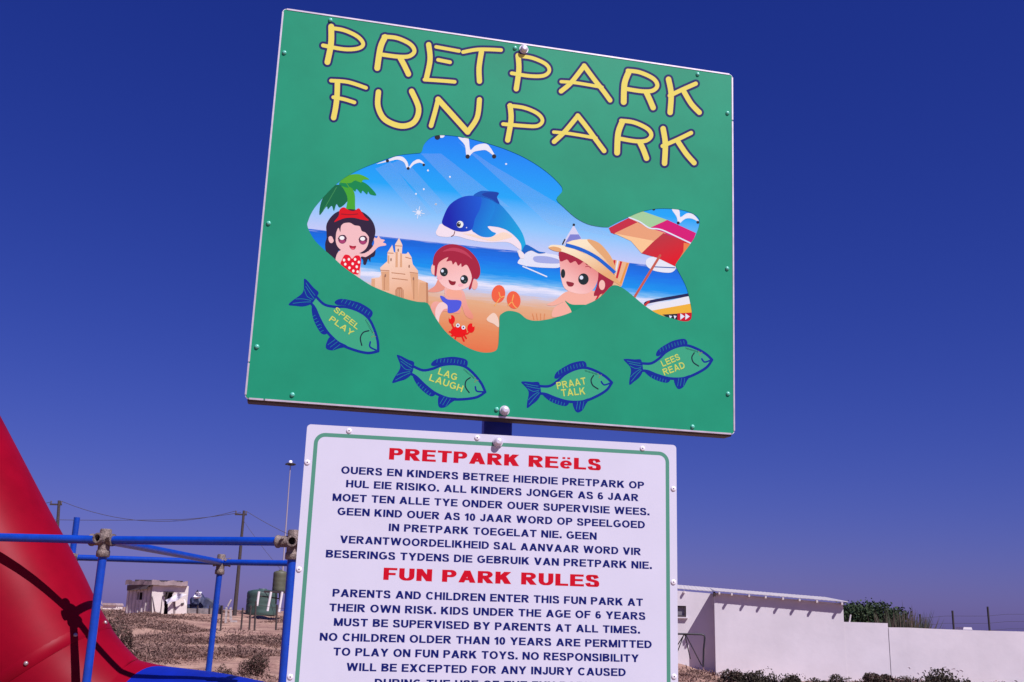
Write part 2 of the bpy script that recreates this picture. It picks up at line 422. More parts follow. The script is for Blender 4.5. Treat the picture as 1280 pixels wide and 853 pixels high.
# slim aluminium trim strips round the edge, cut short near the lower left corner like the real ones
tm = MB()
e = .0045
for (a, b) in (((.010, GH), (GW - .010, GH)), ((0, .09), (0, GH - .010)), ((0, .010), (0, .086)), ((GW, .010), (GW, GH * .86)), ((GW, GH * .865), (GW, GH - .01)), ((.01, 0), (.043, 0)), ((.047, 0), (GW - .01, 0))):
    if a[1] == b[1]:
        zz = a[1] + (-.0012 if a[1] > .5 else .0012)
        tm.box(((a[0] + b[0]) / 2, -.0005 + .004, zz), (b[0] - a[0], .0105, .0042), ALU)
    else:
        xx = a[0] + (.0012 if a[0] < .5 else -.0012)
        tm.box((xx, .0035, (a[1] + b[1]) / 2), (.0042, .0105, b[1] - a[1]), ALU)
tm.build('trim', gs)

# dolphin shaped opening in the green print
z3 = Zm(370, 150, 4.7407); z4 = Zm(370, 270, 4.7407); z5 = Zm(620, 230, 4.7407)
outline = (z3([(68, 610), (90, 555), (135, 490), (250, 372), (360, 303), (480, 253), (600, 212), (700, 200), (742, 193), (757, 150), (790, 112), (832, 93), (900, 92), (1000, 105), (1100, 130), (1200, 160), (1280, 190)])
  + [(655, 197), (672, 207), (688, 219), (700, 231)] + z5([(393, 30), (388, 52), (358, 92), (400, 138), (470, 200), (540, 238), (610, 254), (664, 257)])
  + z5([(674, 252), (730, 222), (790, 195), (860, 166), (940, 149), (1020, 147), (1100, 155), (1165, 176), (1203, 208), (1203, 250), (1180, 310), (1150, 358), (1110, 412), (1068, 470), (1066, 492), (1100, 555), (1130, 620), (1150, 700), (1160, 770), (1150, 808), (1110, 815), (1050, 800), (960, 772), (880, 722), (800, 655), (750, 618), (712, 602), (680, 608), (640, 650), (590, 690), (530, 718), (450, 760), (380, 785), (300, 805), (230, 812), (180, 800), (140, 768), (100, 755), (62, 755), (32, 772)])
  + z4([(1207, 595), (1205, 640), (1203, 690), (1200, 750), (1190, 792), (1160, 808), (1110, 810), (1050, 795), (980, 760), (900, 700), (850, 640), (810, 575), (780, 518), (720, 510), (640, 490), (560, 462), (480, 430), (430, 405), (350, 352), (280, 302), (220, 247), (160, 195), (115, 150), (85, 105), (68, 62), (66, 30)]))
hole = [GUV(p) for p in smooth_curve(outline, True, 3)]

# picture background: sky, sea, foam and sand graded down the print
def picture_mat():
    M = bpy.data.materials.new('beach_print'); M.use_nodes = True; n = M.node_tree.nodes; l = M.node_tree.links; b = n['Principled BSDF']
    b.inputs['Roughness'].default_value = .5; b.inputs['Specular IOR Level'].default_value = .12
    tc = n.new('ShaderNodeTexCoord'); sx = n.new('ShaderNodeSeparateXYZ'); l.new(tc.outputs['Object'], sx.inputs[0])
    vt = GUV((640, 180))[1]; vb = GUV((600, 440))[1]
    vh = (GUV((480, 296))[1] + GUV((720, 322))[1]) / 2
    mp = n.new('ShaderNodeMapping'); mp.inputs['Scale'].default_value = (5, 1, 60); l.new(tc.outputs['Object'], mp.inputs[0])
    nz = n.new('ShaderNodeTexNoise'); nz.inputs['Scale'].default_value = 3.5; nz.inputs['Detail'].default_value = 3; l.new(mp.outputs[0], nz.inputs['Vector'])
    mr = n.new('ShaderNodeMapRange'); mr.inputs[1].default_value = vb; mr.inputs[2].default_value = vt
    l.new(sx.outputs['Z'], mr.inputs[0])
    ns = n.new('ShaderNodeMath'); ns.operation = 'MULTIPLY_ADD'; ns.inputs[1].default_value = .05; ns.inputs[2].default_value = -.025; l.new(nz.outputs['Fac'], ns.inputs[0])
    lt = n.new('ShaderNodeMath'); lt.operation = 'LESS_THAN'; th = (vh - vb) / (vt - vb); lt.inputs[1].default_value = th; l.new(mr.outputs[0], lt.inputs[0])
    mm = n.new('ShaderNodeMath'); mm.operation = 'MULTIPLY'; l.new(ns.outputs[0], mm.inputs[0]); l.new(lt.outputs[0], mm.inputs[1])
    ad = n.new('ShaderNodeMath'); ad.operation = 'ADD'; l.new(mr.outputs[0], ad.inputs[0]); l.new(mm.outputs[0], ad.inputs[1])
    mn = n.new('ShaderNodeMath'); mn.operation = 'MINIMUM'; l.new(ad.outputs[0], mn.inputs[0]);
    # keep the wobble out of the sky band
    sel = n.new('ShaderNodeMix'); sel.data_type = 'FLOAT'; l.new(lt.outputs[0], sel.inputs[0]); l.new(mr.outputs[0], sel.inputs[2]); mn.inputs[1].default_value = th - .002; l.new(mn.outputs[0], sel.inputs[3])
    rp = n.new('ShaderNodeValToRGB'); cr_ = rp.color_ramp
    def P(c): return (*sat(tuple(v / i for v, i in zip(lin(c), ILL))), 1)
    st = [(0.0, (222, 118, 88)), (.10, (222, 140, 105)), (.22, (222, 170, 140)), (th - .225, (216, 190, 190)), (th - .20, (190, 200, 240)), (th - .175, (232, 228, 250)), (th - .15, (120, 180, 238)), (th - .12, (45, 145, 232)), (th - .05, (20, 115, 225)), (th - .004, (28, 100, 205)), (th + .001, (196, 200, 244)), (th + .11, (150, 195, 247)), (th + .25, (65, 162, 242)), (1.0, (12, 125, 236))]
    els = cr_.elements
    while len(els) > 1: els.remove(els[0])
    els[0].position = st[0][0]; els[0].color = P(st[0][1])
    for p, c in st[1:]: q = els.new(p); q.color = P(c)
    l.new(sel.outputs[0], rp.inputs[0]); l.new(rp.outputs[0], b.inputs['Base Color']); return M
pic = Print(GUV)
hx = [p[0] for p in hole]; hz = [p[1] for p in hole]
bb = (min(hx) - .02, max(hx) + .02, min(hz) - .02, max(hz) + .02)
pic.raw([(bb[0], bb[2]), (bb[1], bb[2]), (bb[1], bb[3]), (bb[0], bb[3])], picture_mat(), 1)
beach = pic.build('beach_picture', gs)

K = ink
def beam_mat():
    M = bpy.data.materials.new('sunbeam_print'); M.use_nodes = True; n = M.node_tree.nodes; b = n['Principled BSDF']
    b.inputs['Base Color'].default_value = (.45, .66, .82, 1); b.inputs['Alpha'].default_value = .12; b.inputs['Roughness'].default_value = .45; return M
BM = beam_mat()
pr = Print(GUV)
for k_, q in enumerate(([(470, 290), (560, 250), (800, 560), (730, 580)], [(740, 200), (860, 200), (1270, 520), (1000, 470)], [(960, 130), (1150, 260), (1900, 700), (1500, 620)], [(560, 260), (640, 230), (900, 520), (840, 560)])):
    pr.poly(z3(q), BM, 2 + k_ * .5, sm=False)
pr.build('printed_sunbeams', beach)
# palm
pr = Print(GUV)
pr.poly(z3([(140, 565), (148, 490), (185, 425), (240, 385), (290, 405), (310, 470), (262, 520), (240, 500), (225, 540), (212, 510), (190, 530), (180, 515)]), K(15, 100, 70), 5)
pr.poly(z3([(255, 372), (310, 378), (345, 430), (350, 500), (345, 560), (295, 560), (305, 470), (285, 415)]), K(75, 160, 60), 6)
pr.poly(z3([(255, 380), (330, 362), (400, 370), (450, 410), (476, 447), (440, 442), (428, 425), (420, 442), (395, 420), (385, 436), (360, 410), (350, 425), (325, 400), (300, 402)]), K(20, 130, 80), 7)
pr.poly(z3([(262, 370), (290, 335), (370, 322), (435, 352), (400, 356), (385, 372), (350, 360), (320, 375)]), K(90, 165, 60), 8)
pr.stroke(z3([(300, 378), (340, 440)]), 1.0, K(90, 160, 60), 9); pr.stroke(z3([(240, 400), (160, 540)]), .8, K(70, 140, 90), 9)
pr.build('printed_palm', beach)
# gulls
gw_ = K(232, 228, 246); bk = K(40, 35, 45)
for pts, z, dots in ((z3([(475, 262), (545, 236), (590, 218), (632, 220), (660, 250), (668, 280), (692, 250), (730, 234), (766, 266), (735, 254), (700, 264), (670, 292), (655, 285), (640, 252), (600, 236), (545, 248)]), z3, ((542, 243, 10), (665, 288, 9), (757, 267, 8))),
            (z3([(960, 104), (990, 108), (1022, 108), (1032, 178), (1060, 155), (1100, 142), (1140, 150), (1182, 220), (1130, 182), (1090, 182), (1050, 192), (1022, 222), (1008, 205), (1000, 150)]), z3, ((1017, 218, 13), (1174, 217, 13))),
            (z3([(846, 90), (880, 92), (870, 106), (850, 104)]), z3, ((838, 102, 17),)),
            (z5([(1042, 150), (1085, 155), (1092, 198), (1130, 175), (1170, 182), (1204, 225), (1160, 206), (1120, 208), (1082, 236), (1070, 195)]), z5, ((1080, 232, 9), (1196, 228, 9), (935, 150, 9)))):
    pr = Print(GUV); pr.poly(pts, gw_, 5, k=3)
    for cx, cy, r in dots: pr.ell((cx, cy), r, r, bk, 6, 10, z=z)
    pr.build('printed_gull', beach)
zD = Zm(500, 225, 6.4); pr = Print(GUV); wt = K(225, 228, 250)
for i in range(8):
    q = i * math.pi / 4 + .2; r_ = 48 if i % 2 == 0 else 32
    pr.stroke(zD([(148 + 2 * math.cos(q), 262 + 2 * math.sin(q)), (148 + r_ * math.cos(q), 262 + r_ * math.sin(q))]), .8, wt, 5 + i * .1)
pr.ell((148, 262), 17, 17, wt, 6, 12, z=zD); pr.build('printed_star', beach)
for z, c, r in ((zD, (128, 113), 8), (zD, (190, 75), 8), (zD, (288, 195), 8), (z3, (912, 338), 6), (z3, (782, 300), 6), (z3, (828, 500), 6), (z3, (1245, 262), 6)):
    pr = Print(GUV); pr.ell(c, r, r, wt, 5, 8, z=z); pr.build('printed_star', beach)
# dolphin
pr = Print(GUV)
pr.poly(zD([(335, 352), (300, 390), (287, 425), (310, 450), (380, 458), (450, 450), (560, 480), (700, 500), (860, 500), (940, 545), (968, 562), (978, 515), (905, 435), (820, 390), (700, 366), (600, 400), (450, 400)]), K(240, 222, 238), 7)
pr.poly(zD([(500, 430), (600, 460), (740, 492), (860, 470), (900, 450), (820, 420), (700, 470), (600, 440)]), K(243, 215, 205), 8)
pr.poly(zD([(338, 350), (350, 290), (390, 210), (450, 160), (520, 132), (600, 128), (680, 140), (780, 180), (860, 260), (930, 350), (980, 430), (1005, 510), (1010, 565), (975, 578), (965, 510), (905, 440), (830, 392), (760, 376), (702, 374), (735, 412), (768, 430), (725, 458), (655, 455), (600, 425), (575, 395), (520, 415), (450, 410), (390, 385)]), grad_ink('dolphin_back', (28, 95, 205), (55, 165, 220), (590, 265), (655, 300)), 9)
pr.poly(zD([(600, 128), (680, 140), (740, 165), (760, 230), (720, 330), (700, 372), (735, 412), (768, 430), (725, 458), (655, 455), (600, 425), (575, 395), (590, 280)]), grad_ink('dolphin_side', (22, 62, 190), (45, 145, 222), (575, 262), (622, 285)), 10)
pr.poly(zD([(338, 350), (350, 290), (390, 210), (450, 160), (520, 132), (600, 128), (650, 150), (640, 230), (600, 310), (577, 392), (520, 415), (450, 410), (390, 385)]), grad_ink('dolphin_head', (18, 40, 165), (24, 90, 205), (560, 265), (602, 262)), 11)
pr.poly(zD([(588, 127), (640, 92), (700, 90), (788, 103), (776, 140), (795, 195), (730, 162), (660, 138)]), K(22, 90, 185), 13)
pr.poly(zD([(655, 120), (700, 100), (788, 104), (776, 140), (793, 192), (735, 155)]), K(28, 65, 160), 14)
pr.poly(zD([(975, 578), (1005, 520), (1060, 543), (1110, 572), (1165, 583), (1110, 590), (1050, 566), (1000, 582)]), K(30, 100, 190), 14)
pr.poly(zD([(950, 560), (990, 590), (992, 625), (965, 628), (948, 600)]), K(238, 225, 238), 15)
pr.ell((480, 357), 27, 28, K(235, 235, 240), 15, z=zD); pr.ell((470, 358), 16, 19, K(30, 28, 35), 16, z=zD); pr.ell((474, 350), 5, 5, wt, 17, 8, z=zD)
pr.stroke(zD([(412, 452), (430, 440), (438, 414)]), 1.0, K(120, 70, 80), 16); pr.ell((532, 383), 5, 5, wt, 16, 8, z=zD)
pr.build('printed_dolphin', beach)
# sand castle
zB = Zm(455, 290, 9.478); pr = Print(GUV); c1 = grad_ink('sand_print', (242, 206, 194), (226, 168, 138), (495, 325), (515, 375)); c2 = K(218, 166, 138); c3 = K(186, 130, 106); c4 = K(150, 110, 100)
pr.poly(zB([(85, 640), (88, 548), (180, 540), (205, 505), (190, 425), (245, 375), (275, 350), (278, 245), (335, 155), (352, 235), (372, 250), (368, 150), (415, 72), (455, 155), (448, 260), (500, 262), (522, 238), (562, 300), (578, 385), (640, 462), (642, 560), (742, 598), (750, 900), (350, 900)]), c1, 7, sm=False)
for q in (zB([(375, 240), (400, 240), (400, 420), (372, 420)]), zB([(430, 250), (450, 260), (452, 420), (425, 420)]), zB([(205, 470), (300, 470), (300, 700), (215, 690)]), zB([(545, 490), (640, 500), (640, 850), (590, 840)]), zB([(90, 560), (130, 560), (130, 660), (90, 640)]), zB([(660, 600), (742, 605), (748, 860), (640, 860)]), zB([(280, 280), (300, 280), (300, 380), (280, 370)])): pr.poly(q, c2, 8, sm=False)
for q in (zB([(195, 455), (300, 462)]), zB([(325, 485), (490, 503)]), zB([(540, 480), (640, 492)]), zB([(330, 550), (520, 572)]), zB([(490, 300), (560, 320)]), zB([(275, 250), (350, 255)]), zB([(370, 165), (452, 170)]), zB([(590, 560), (590, 800)]), zB([(240, 520), (240, 690)])): pr.stroke(q, 1.0, c3, 9, capr=False)
pr.poly(zB([(375, 900), (372, 690), (395, 658), (440, 655), (468, 690), (470, 900)]), c3, 10, sm=False)
for x in (392, 412, 432, 452): pr.stroke(zB([(x, 680), (x, 800)]), .6, c1, 11, capr=False)
for c in ((320, 330), (405, 218), (535, 410), (253, 520), (586, 556)): pr.ell(c, 9, 20, c4, 10, 10, z=zB)
pr.poly(zB([(735, 600), (758, 606), (762, 900), (738, 900)]), c3, 10, sm=False)
pr.build('printed_sandcastle', beach)
# girl
zA = Zm(380, 240, 7.755); pr = Print(GUV); skin = K(238, 190, 198); skin2 = K(225, 160, 170); hair = K(48, 32, 58)
pr.poly(zA([(215, 340), (235, 280), (290, 215), (360, 180), (450, 168), (550, 188), (622, 235), (672, 300), (692, 372), (685, 430), (655, 500), (692, 560), (684, 622), (648, 640), (642, 680), (622, 650), (600, 705), (575, 700), (552, 640), (340, 570), (350, 600), (318, 612), (300, 662), (262, 620), (250, 632), (212, 570), (206, 500), (222, 430)]), hair, 7, k=4)
pr.poly(zA([(340, 575), (305, 660), (330, 740), (480, 860), (545, 820), (548, 640), (600, 632), (665, 590), (722, 535), (792, 520), (790, 500), (765, 492), (782, 468), (742, 455), (722, 425), (705, 450), (672, 442), (680, 500), (640, 560), (560, 600), (430, 560)]), skin, 8, k=4)
pr.ell((265, 452), 28, 46, skin, 8, z=zA)
pr.poly(zA([(305, 460), (305, 385), (335, 325), (420, 300), (530, 310), (600, 365), (628, 430), (622, 505), (590, 562), (520, 600), (440, 600), (370, 572), (322, 525)]), skin, 9)
pr.poly(zA([(222, 450), (228, 330), (295, 240), (420, 200), (560, 220), (652, 300), (690, 400), (660, 500), (622, 580), (640, 470), (600, 400), (560, 380), (540, 335), (490, 325), (450, 302), (400, 300), (360, 330), (352, 390), (335, 350), (312, 400), (302, 500), (275, 440), (250, 430)]), hair, 10, k=4)
pr.poly(zA([(292, 292), (335, 235), (345, 175), (385, 150), (435, 178), (485, 186), (530, 160), (562, 200), (590, 240), (628, 278), (560, 270), (480, 252), (400, 255), (340, 275)]), K(212, 30, 55), 11)
pr.stroke(zA([(360, 215), (440, 222), (520, 215)]), 1.2, K(150, 20, 45), 12)
pr.poly(zA([(355, 712), (372, 650), (398, 610), (440, 618), (465, 648), (500, 618), (540, 625), (552, 680), (530, 790), (500, 800), (430, 780)]), K(222, 40, 65), 10)
for c in ((435, 655), (495, 655), (400, 702), (472, 698), (511, 727), (440, 737), (478, 767), (532, 682), (388, 662), (520, 775)): pr.ell(c, 12, 14, K(245, 235, 240), 11, 10, z=zA)
for c in ((372, 462), (572, 470)):
    pr.ell(c, 40, 42, K(95, 45, 75), 12, z=zA); pr.ell((c[0], c[1] + 20), 30, 18, K(165, 70, 115), 13, z=zA); pr.ell((c[0] - 4, c[1] - 14), 24, 19, K(245, 240, 248), 14, z=zA); pr.stroke(zA([(c[0] - 40, c[1] - 8), (c[0] - 20, c[1] - 36), (c[0] + 20, c[1] - 38), (c[0] + 40, c[1] - 10)]), .9, hair, 15)
pr.poly(zA([(440, 520), (472, 527), (505, 526), (492, 556), (466, 560), (448, 545)]), K(165, 30, 60), 12)
pr.poly(zA([(455, 545), (490, 545), (480, 558), (465, 558)]), K(225, 100, 120), 13)
pr.build('printed_girl', beach)
# seated boy with crab
zC = Zm(525, 300, 6.09); pr = Print(GUV); skb = grad_ink('skin_print', (240, 190, 190), (226, 140, 126), (560, 345), (575, 405)); skd = K(226, 150, 140); hb = K(160, 44, 68)
pr.poly(zC([(180, 318), (140, 300), (112, 350), (60, 392), (130, 398), (190, 372)]), skd, 7)
pr.poly(zC([(190, 360), (300, 378), (335, 400), (362, 500), (405, 578), (392, 604), (345, 575), (315, 500), (300, 560), (200, 545), (160, 560), (130, 640), (95, 600), (80, 520), (110, 470), (190, 470)]), skb, 8)
pr.poly(zC([(120, 600), (118, 530), (150, 480), (200, 480), (215, 520), (180, 530), (150, 580), (140, 640)]), K(240, 205, 210), 9)
pr.poly(zC([(210, 380), (300, 385), (315, 440), (240, 440), (205, 425)]), K(238, 170, 155), 9)
pr.poly(zC([(153, 428), (180, 432), (215, 455), (308, 463), (310, 508), (280, 545), (215, 556), (208, 500), (172, 468)]), K(88, 95, 215), 10)
pr.ell((104, 225), 20, 42, skb, 9, z=zC); pr.ell((414, 340), 26, 40, skb, 9, z=zC)
pr.poly(zC([(118, 190), (160, 120), (240, 120), (370, 190), (408, 260), (392, 335), (335, 375), (250, 382), (170, 345), (128, 275)]), grad_ink('face_print', (236, 172, 172), (246, 204, 210), (560, 320), (575, 362)), 10)
pr.poly(zC([(98, 190), (112, 110), (170, 52), (250, 33), (340, 58), (412, 118), (452, 190), (458, 260), (435, 300), (408, 298), (388, 372), (370, 368), (395, 290), (372, 215), (350, 190), (318, 208), (312, 180), (290, 200), (272, 168), (250, 190), (238, 160), (200, 165), (215, 132), (160, 160), (135, 195), (124, 272), (110, 270), (112, 200)]), hb, 11, k=3)
pr.poly(zC([(170, 90), (250, 60), (340, 85), (400, 150), (340, 110), (250, 85)]), K(185, 70, 95), 12)
for c in ((182, 245), (336, 302)): pr.ell(c, 30, 34, K(28, 38, 45), 12, z=zC); pr.ell((c[0] - 12, c[1] - 8), 11, 12, wt, 13, 10, z=zC); pr.ell((c[0] + 8, c[1] + 14), 8, 6, K(90, 110, 115), 13, 8, z=zC)
pr.poly(zC([(218, 305), (245, 316), (272, 318), (264, 342), (240, 345), (224, 330)]), K(140, 40, 55), 12); pr.ell((150, 290), 22, 12, K(240, 175, 190), 11.5, z=zC); pr.ell((310, 345), 22, 12, K(240, 175, 190), 11.5, z=zC)
rd = K(225, 42, 52)
pr.ell((295, 700), 62, 42, rd, 9, z=zC); pr.ell((242, 608), 24, 34, rd, 9.5, z=zC); pr.ell((388, 672), 28, 36, rd, 9.5, z=zC)
for q in ([(240, 620), (250, 660), (280, 690)], [(385, 690), (360, 715), (330, 715)], [(260, 710), (225, 700)], [(260, 725), (232, 735)], [(275, 735), (262, 765)], [(320, 735), (335, 770)], [(335, 725), (352, 750)]): pr.stroke(zC(q), 2.0, rd, 10)
for c in ((288, 652), (330, 668)): pr.ell(c, 15, 16, wt, 11, 10, z=zC); pr.ell(c, 6, 7, bk, 12, 8, z=zC)
pr.ell((230, 590), 8, 14, K(222, 160, 125), 11, 8, z=zC); pr.ell((405, 650), 8, 14, K(222, 150, 115), 11, 8, z=zC)
pr.poly(zC([(508, 600), (545, 562), (570, 560), (595, 600), (600, 665), (560, 640), (520, 622)]), K(238, 205, 195), 7)
for c, rt in (((597, 412), .15), ((713, 458), -.2)):
    pr.ell(c, 52, 68, K(232, 104, 84), 8 + (c[0] > 600), z=zC, rot=rt)
for q in ([(612, 440), (590, 470), (570, 500)], [(612, 440), (600, 400)], [(612, 440), (640, 430)]): pr.stroke(zC(q), 1.2, K(240, 170, 110), 11)
for q in ([(700, 470), (715, 500), (735, 520)], [(700, 470), (712, 420)], [(700, 470), (670, 500)]): pr.stroke(zC(q), 1.2, K(240, 170, 110), 11)
pr.build('printed_boy', beach)
# boy in straw hat, deck chair, yacht, umbrella, rubber boat
pr = Print(GUV); hat = grad_ink('straw_print', (246, 226, 204), (226, 170, 128), (735, 305), (752, 345)); hat2 = K(222, 166, 126)
pr.poly(z5([(128, 465), (160, 425), (200, 398), (250, 398), (300, 412), (375, 430), (380, 492), (300, 498), (200, 490), (150, 480)]), K(226, 224, 246), 7); pr.poly(z5([(225, 432), (300, 430), (372, 450), (370, 472), (240, 465)]), K(165, 170, 225), 8)
pr.stroke(z5([(160, 490), (220, 515), (300, 550)]), 1.6, wt, 7); pr.stroke(z5([(130, 400), (150, 440), (180, 485)]), 2.0, wt, 8)
pr.poly(z5([(460, 245), (508, 328), (395, 358), (415, 320)]), K(214, 208, 240), 7, sm=False); pr.poly(z5([(440, 300), (490, 300), (505, 325), (410, 350)]), K(130, 130, 205), 8, sm=False); pr.ell((461, 243), 8, 8, bk, 8, 8, z=z5); pr.stroke(z5([(408, 330), (395, 357)]), 1.8, bk, 9)
pr.poly(z5([(690, 448), (790, 468), (745, 605), (560, 720), (600, 640)]), K(228, 180, 150), 7, sm=False)
for q in ([(703, 452), (690, 530)], [(742, 460), (715, 560)], [(780, 470), (735, 600)]): pr.stroke(z5(q), 2.6, K(200, 50, 66) if q[0][0] < 770 else K(226, 150, 90), 8, capr=False)
for q in ([(640, 600), (590, 690)], [(670, 605), (620, 680)]): pr.stroke(z5(q), 3.0, K(190, 50, 70), 8, capr=False)
pr.stroke(z5([(722, 455), (705, 540)]), 2.0, wt, 8, capr=False)
pr.poly(z5([(415, 640), (350, 690), (302, 716), (345, 722), (400, 700), (345, 735), (335, 790), (430, 770), (470, 745), (560, 720), (600, 640), (480, 640)]), K(238, 176, 166), 9)
pr.poly(z5([(408, 692), (450, 715), (540, 718), (560, 740), (470, 790), (440, 740)]), K(25, 140, 110), 10)
pr.poly(z5([(382, 400), (380, 500), (388, 570), (412, 625), (480, 650), (550, 646), (592, 600), (612, 520), (600, 430), (480, 390)]), grad_ink('face_print_hat', (222, 130, 132), (244, 196, 198), (735, 325), (712, 360)), 11)
pr.poly(z5([(380, 460), (378, 390), (460, 395), (560, 430), (650, 490), (700, 545), (690, 600), (650, 640), (580, 665), (598, 600), (606, 530), (590, 490), (560, 465), (540, 485), (520, 462), (490, 482), (470, 458), (440, 470), (420, 448)]), hb, 12, k=3)
pr.ell((628, 600), 18, 30, K(240, 190, 186), 13, z=z5)
pr.poly(z5([(310, 378), (335, 362), (420, 372), (520, 412), (640, 480), (742, 600), (690, 575), (600, 520), (500, 450), (400, 405), (345, 398)]), hat, 14)
pr.poly(z5([(312, 380), (345, 372), (385, 385), (380, 402), (345, 398)]), hat2, 15)
pr.poly(z5([(410, 368), (440, 340), (500, 330), (570, 335), (640, 380), (690, 450), (705, 540), (600, 462), (500, 400)]), hat, 15)
pr.poly(z5([(540, 335), (600, 345), (650, 390), (695, 460), (705, 520), (640, 440)]), hat2, 16)
pr.stroke(z5([(412, 362), (500, 388), (600, 440), (705, 528)]), 4.4, K(50, 100, 200), 17, capr=False)
pr.ell((518, 565), 31, 34, K(28, 38, 45), 13, z=z5); pr.ell((506, 556), 11, 12, wt, 14, 10, z=z5); pr.ell((397, 532), 13, 27, K(28, 38, 45), 13, z=z5)
pr.poly(z5([(416, 580), (440, 582), (462, 590), (452, 608), (428, 606)]), K(140, 45, 60), 13); pr.stroke(z5([(530, 492), (550, 490), (562, 500)]), .8, hb, 13)
for x in (225, 245, 265, 285): pr.stroke(z5([(x, 805), (x - 4 + (x - 250) * .2, 770)]), .7, K(215, 130, 90), 9)
pr.build('printed_hat_boy', beach)
pr = Print(GUV)
pr.poly(z5([(895, 445), (950, 430), (1010, 445), (1065, 490), (1035, 526), (940, 516), (892, 485)]), K(228, 228, 245), 7); pr.stroke(z5([(935, 492), (1060, 498)]), 1.2, K(60, 90, 160), 8)
pr.poly(z5([(785, 195), (860, 160), (1015, 214), (910, 262)]), K(165, 200, 160), 8, sm=False)
pr.poly(z5([(910, 262), (1015, 214), (1185, 292), (1160, 360), (1000, 295)]), K(205, 45, 120), 9, sm=False)
pr.poly(z5([(668, 262), (790, 200), (845, 225), (705, 300), (680, 290)]), K(190, 55, 75), 10, sm=False)
pr.poly(z5([(845, 225), (790, 205), (910, 262), (1005, 292), (940, 345), (700, 294)]), K(226, 160, 130), 11, sm=False)
pr.poly(z5([(700, 294), (945, 340), (862, 412), (800, 340)]), K(243, 196, 158), 12, sm=False)
pr.poly(z5([(992, 292), (1155, 355), (1110, 420), (1062, 490), (960, 440), (862, 412), (930, 345)]), grad_ink('parasol_red', (176, 60, 72), (214, 34, 58), (830, 292), (845, 325)), 13, sm=False)
pr.poly(z5([(1112, 350), (1160, 358), (1110, 420), (1062, 490), (1110, 400)]), K(228, 130, 90), 14, sm=False)
pr.stroke(z5([(788, 200), (850, 225), (908, 262), (960, 268), (1010, 285), (1152, 352)]), 1.7, wt, 15)
pr.stroke(z5([(972, 425), (820, 672)]), 3.0, K(190, 95, 85), 16)
pr.build('printed_parasol', beach)
pr = Print(GUV)
pr.poly(z5([(880, 730), (1150, 662), (1175, 720), (940, 765)]), K(232, 228, 242), 7, sm=False)
pr.poly(z5([(920, 752), (1175, 706), (1180, 800), (1000, 790)]), K(232, 175, 85), 8, sm=False)
pr.stroke(z5([(885, 715), (915, 698), (1150, 656)]), 3.6, K(35, 35, 80), 9); pr.stroke(z5([(880, 722), (905, 698)]), 2.6, K(190, 60, 60), 10)
pr.poly(z5([(1075, 768), (1180, 762), (1170, 830), (1075, 830)]), K(190, 40, 60), 9, sm=False); pr.poly(z5([(985, 775), (1075, 770), (1075, 830)]), K(35, 35, 50), 9, sm=False)
for x in (1092, 1122): pr.poly(z5([(x, 768), (x + 26, 786), (x, 806)]), wt, 11, sm=False)
for x in (1025, 1052): pr.poly(z5([(x, 780), (x + 18, 784), (x + 6, 802)]), wt, 11, sm=False)
pr.build('printed_boat', beach)

# green overlay with the dolphin opening
GREENM = mat('green_vinyl', (0.010, 0.275, 0.138), .45, noise=.10, scale=3.0, spec=.22)
border = rounded(GW - .003, GH - .003, .009); border = [(a + .0015, b + .0015) for a, b in border]
tris = tessellate_polygon([[Vector((a, b, 0)) for a, b in border], [Vector((a, b, 0)) for a, b in hole]])
allp = border + hole; fs = []
for t in tris:
    a, b, c = [allp[i] for i in t]; ar = (b[0] - a[0]) * (c[1] - a[1]) - (c[0] - a[0]) * (b[1] - a[1])
    if abs(ar) > 1e-12: fs.append(tuple(t) if ar > 0 else tuple(reversed(t)))
mb = MB(); mb.add([(a, -LV * 20, b) for a, b in allp], fs, GREENM); mb.build('green_print', gs)

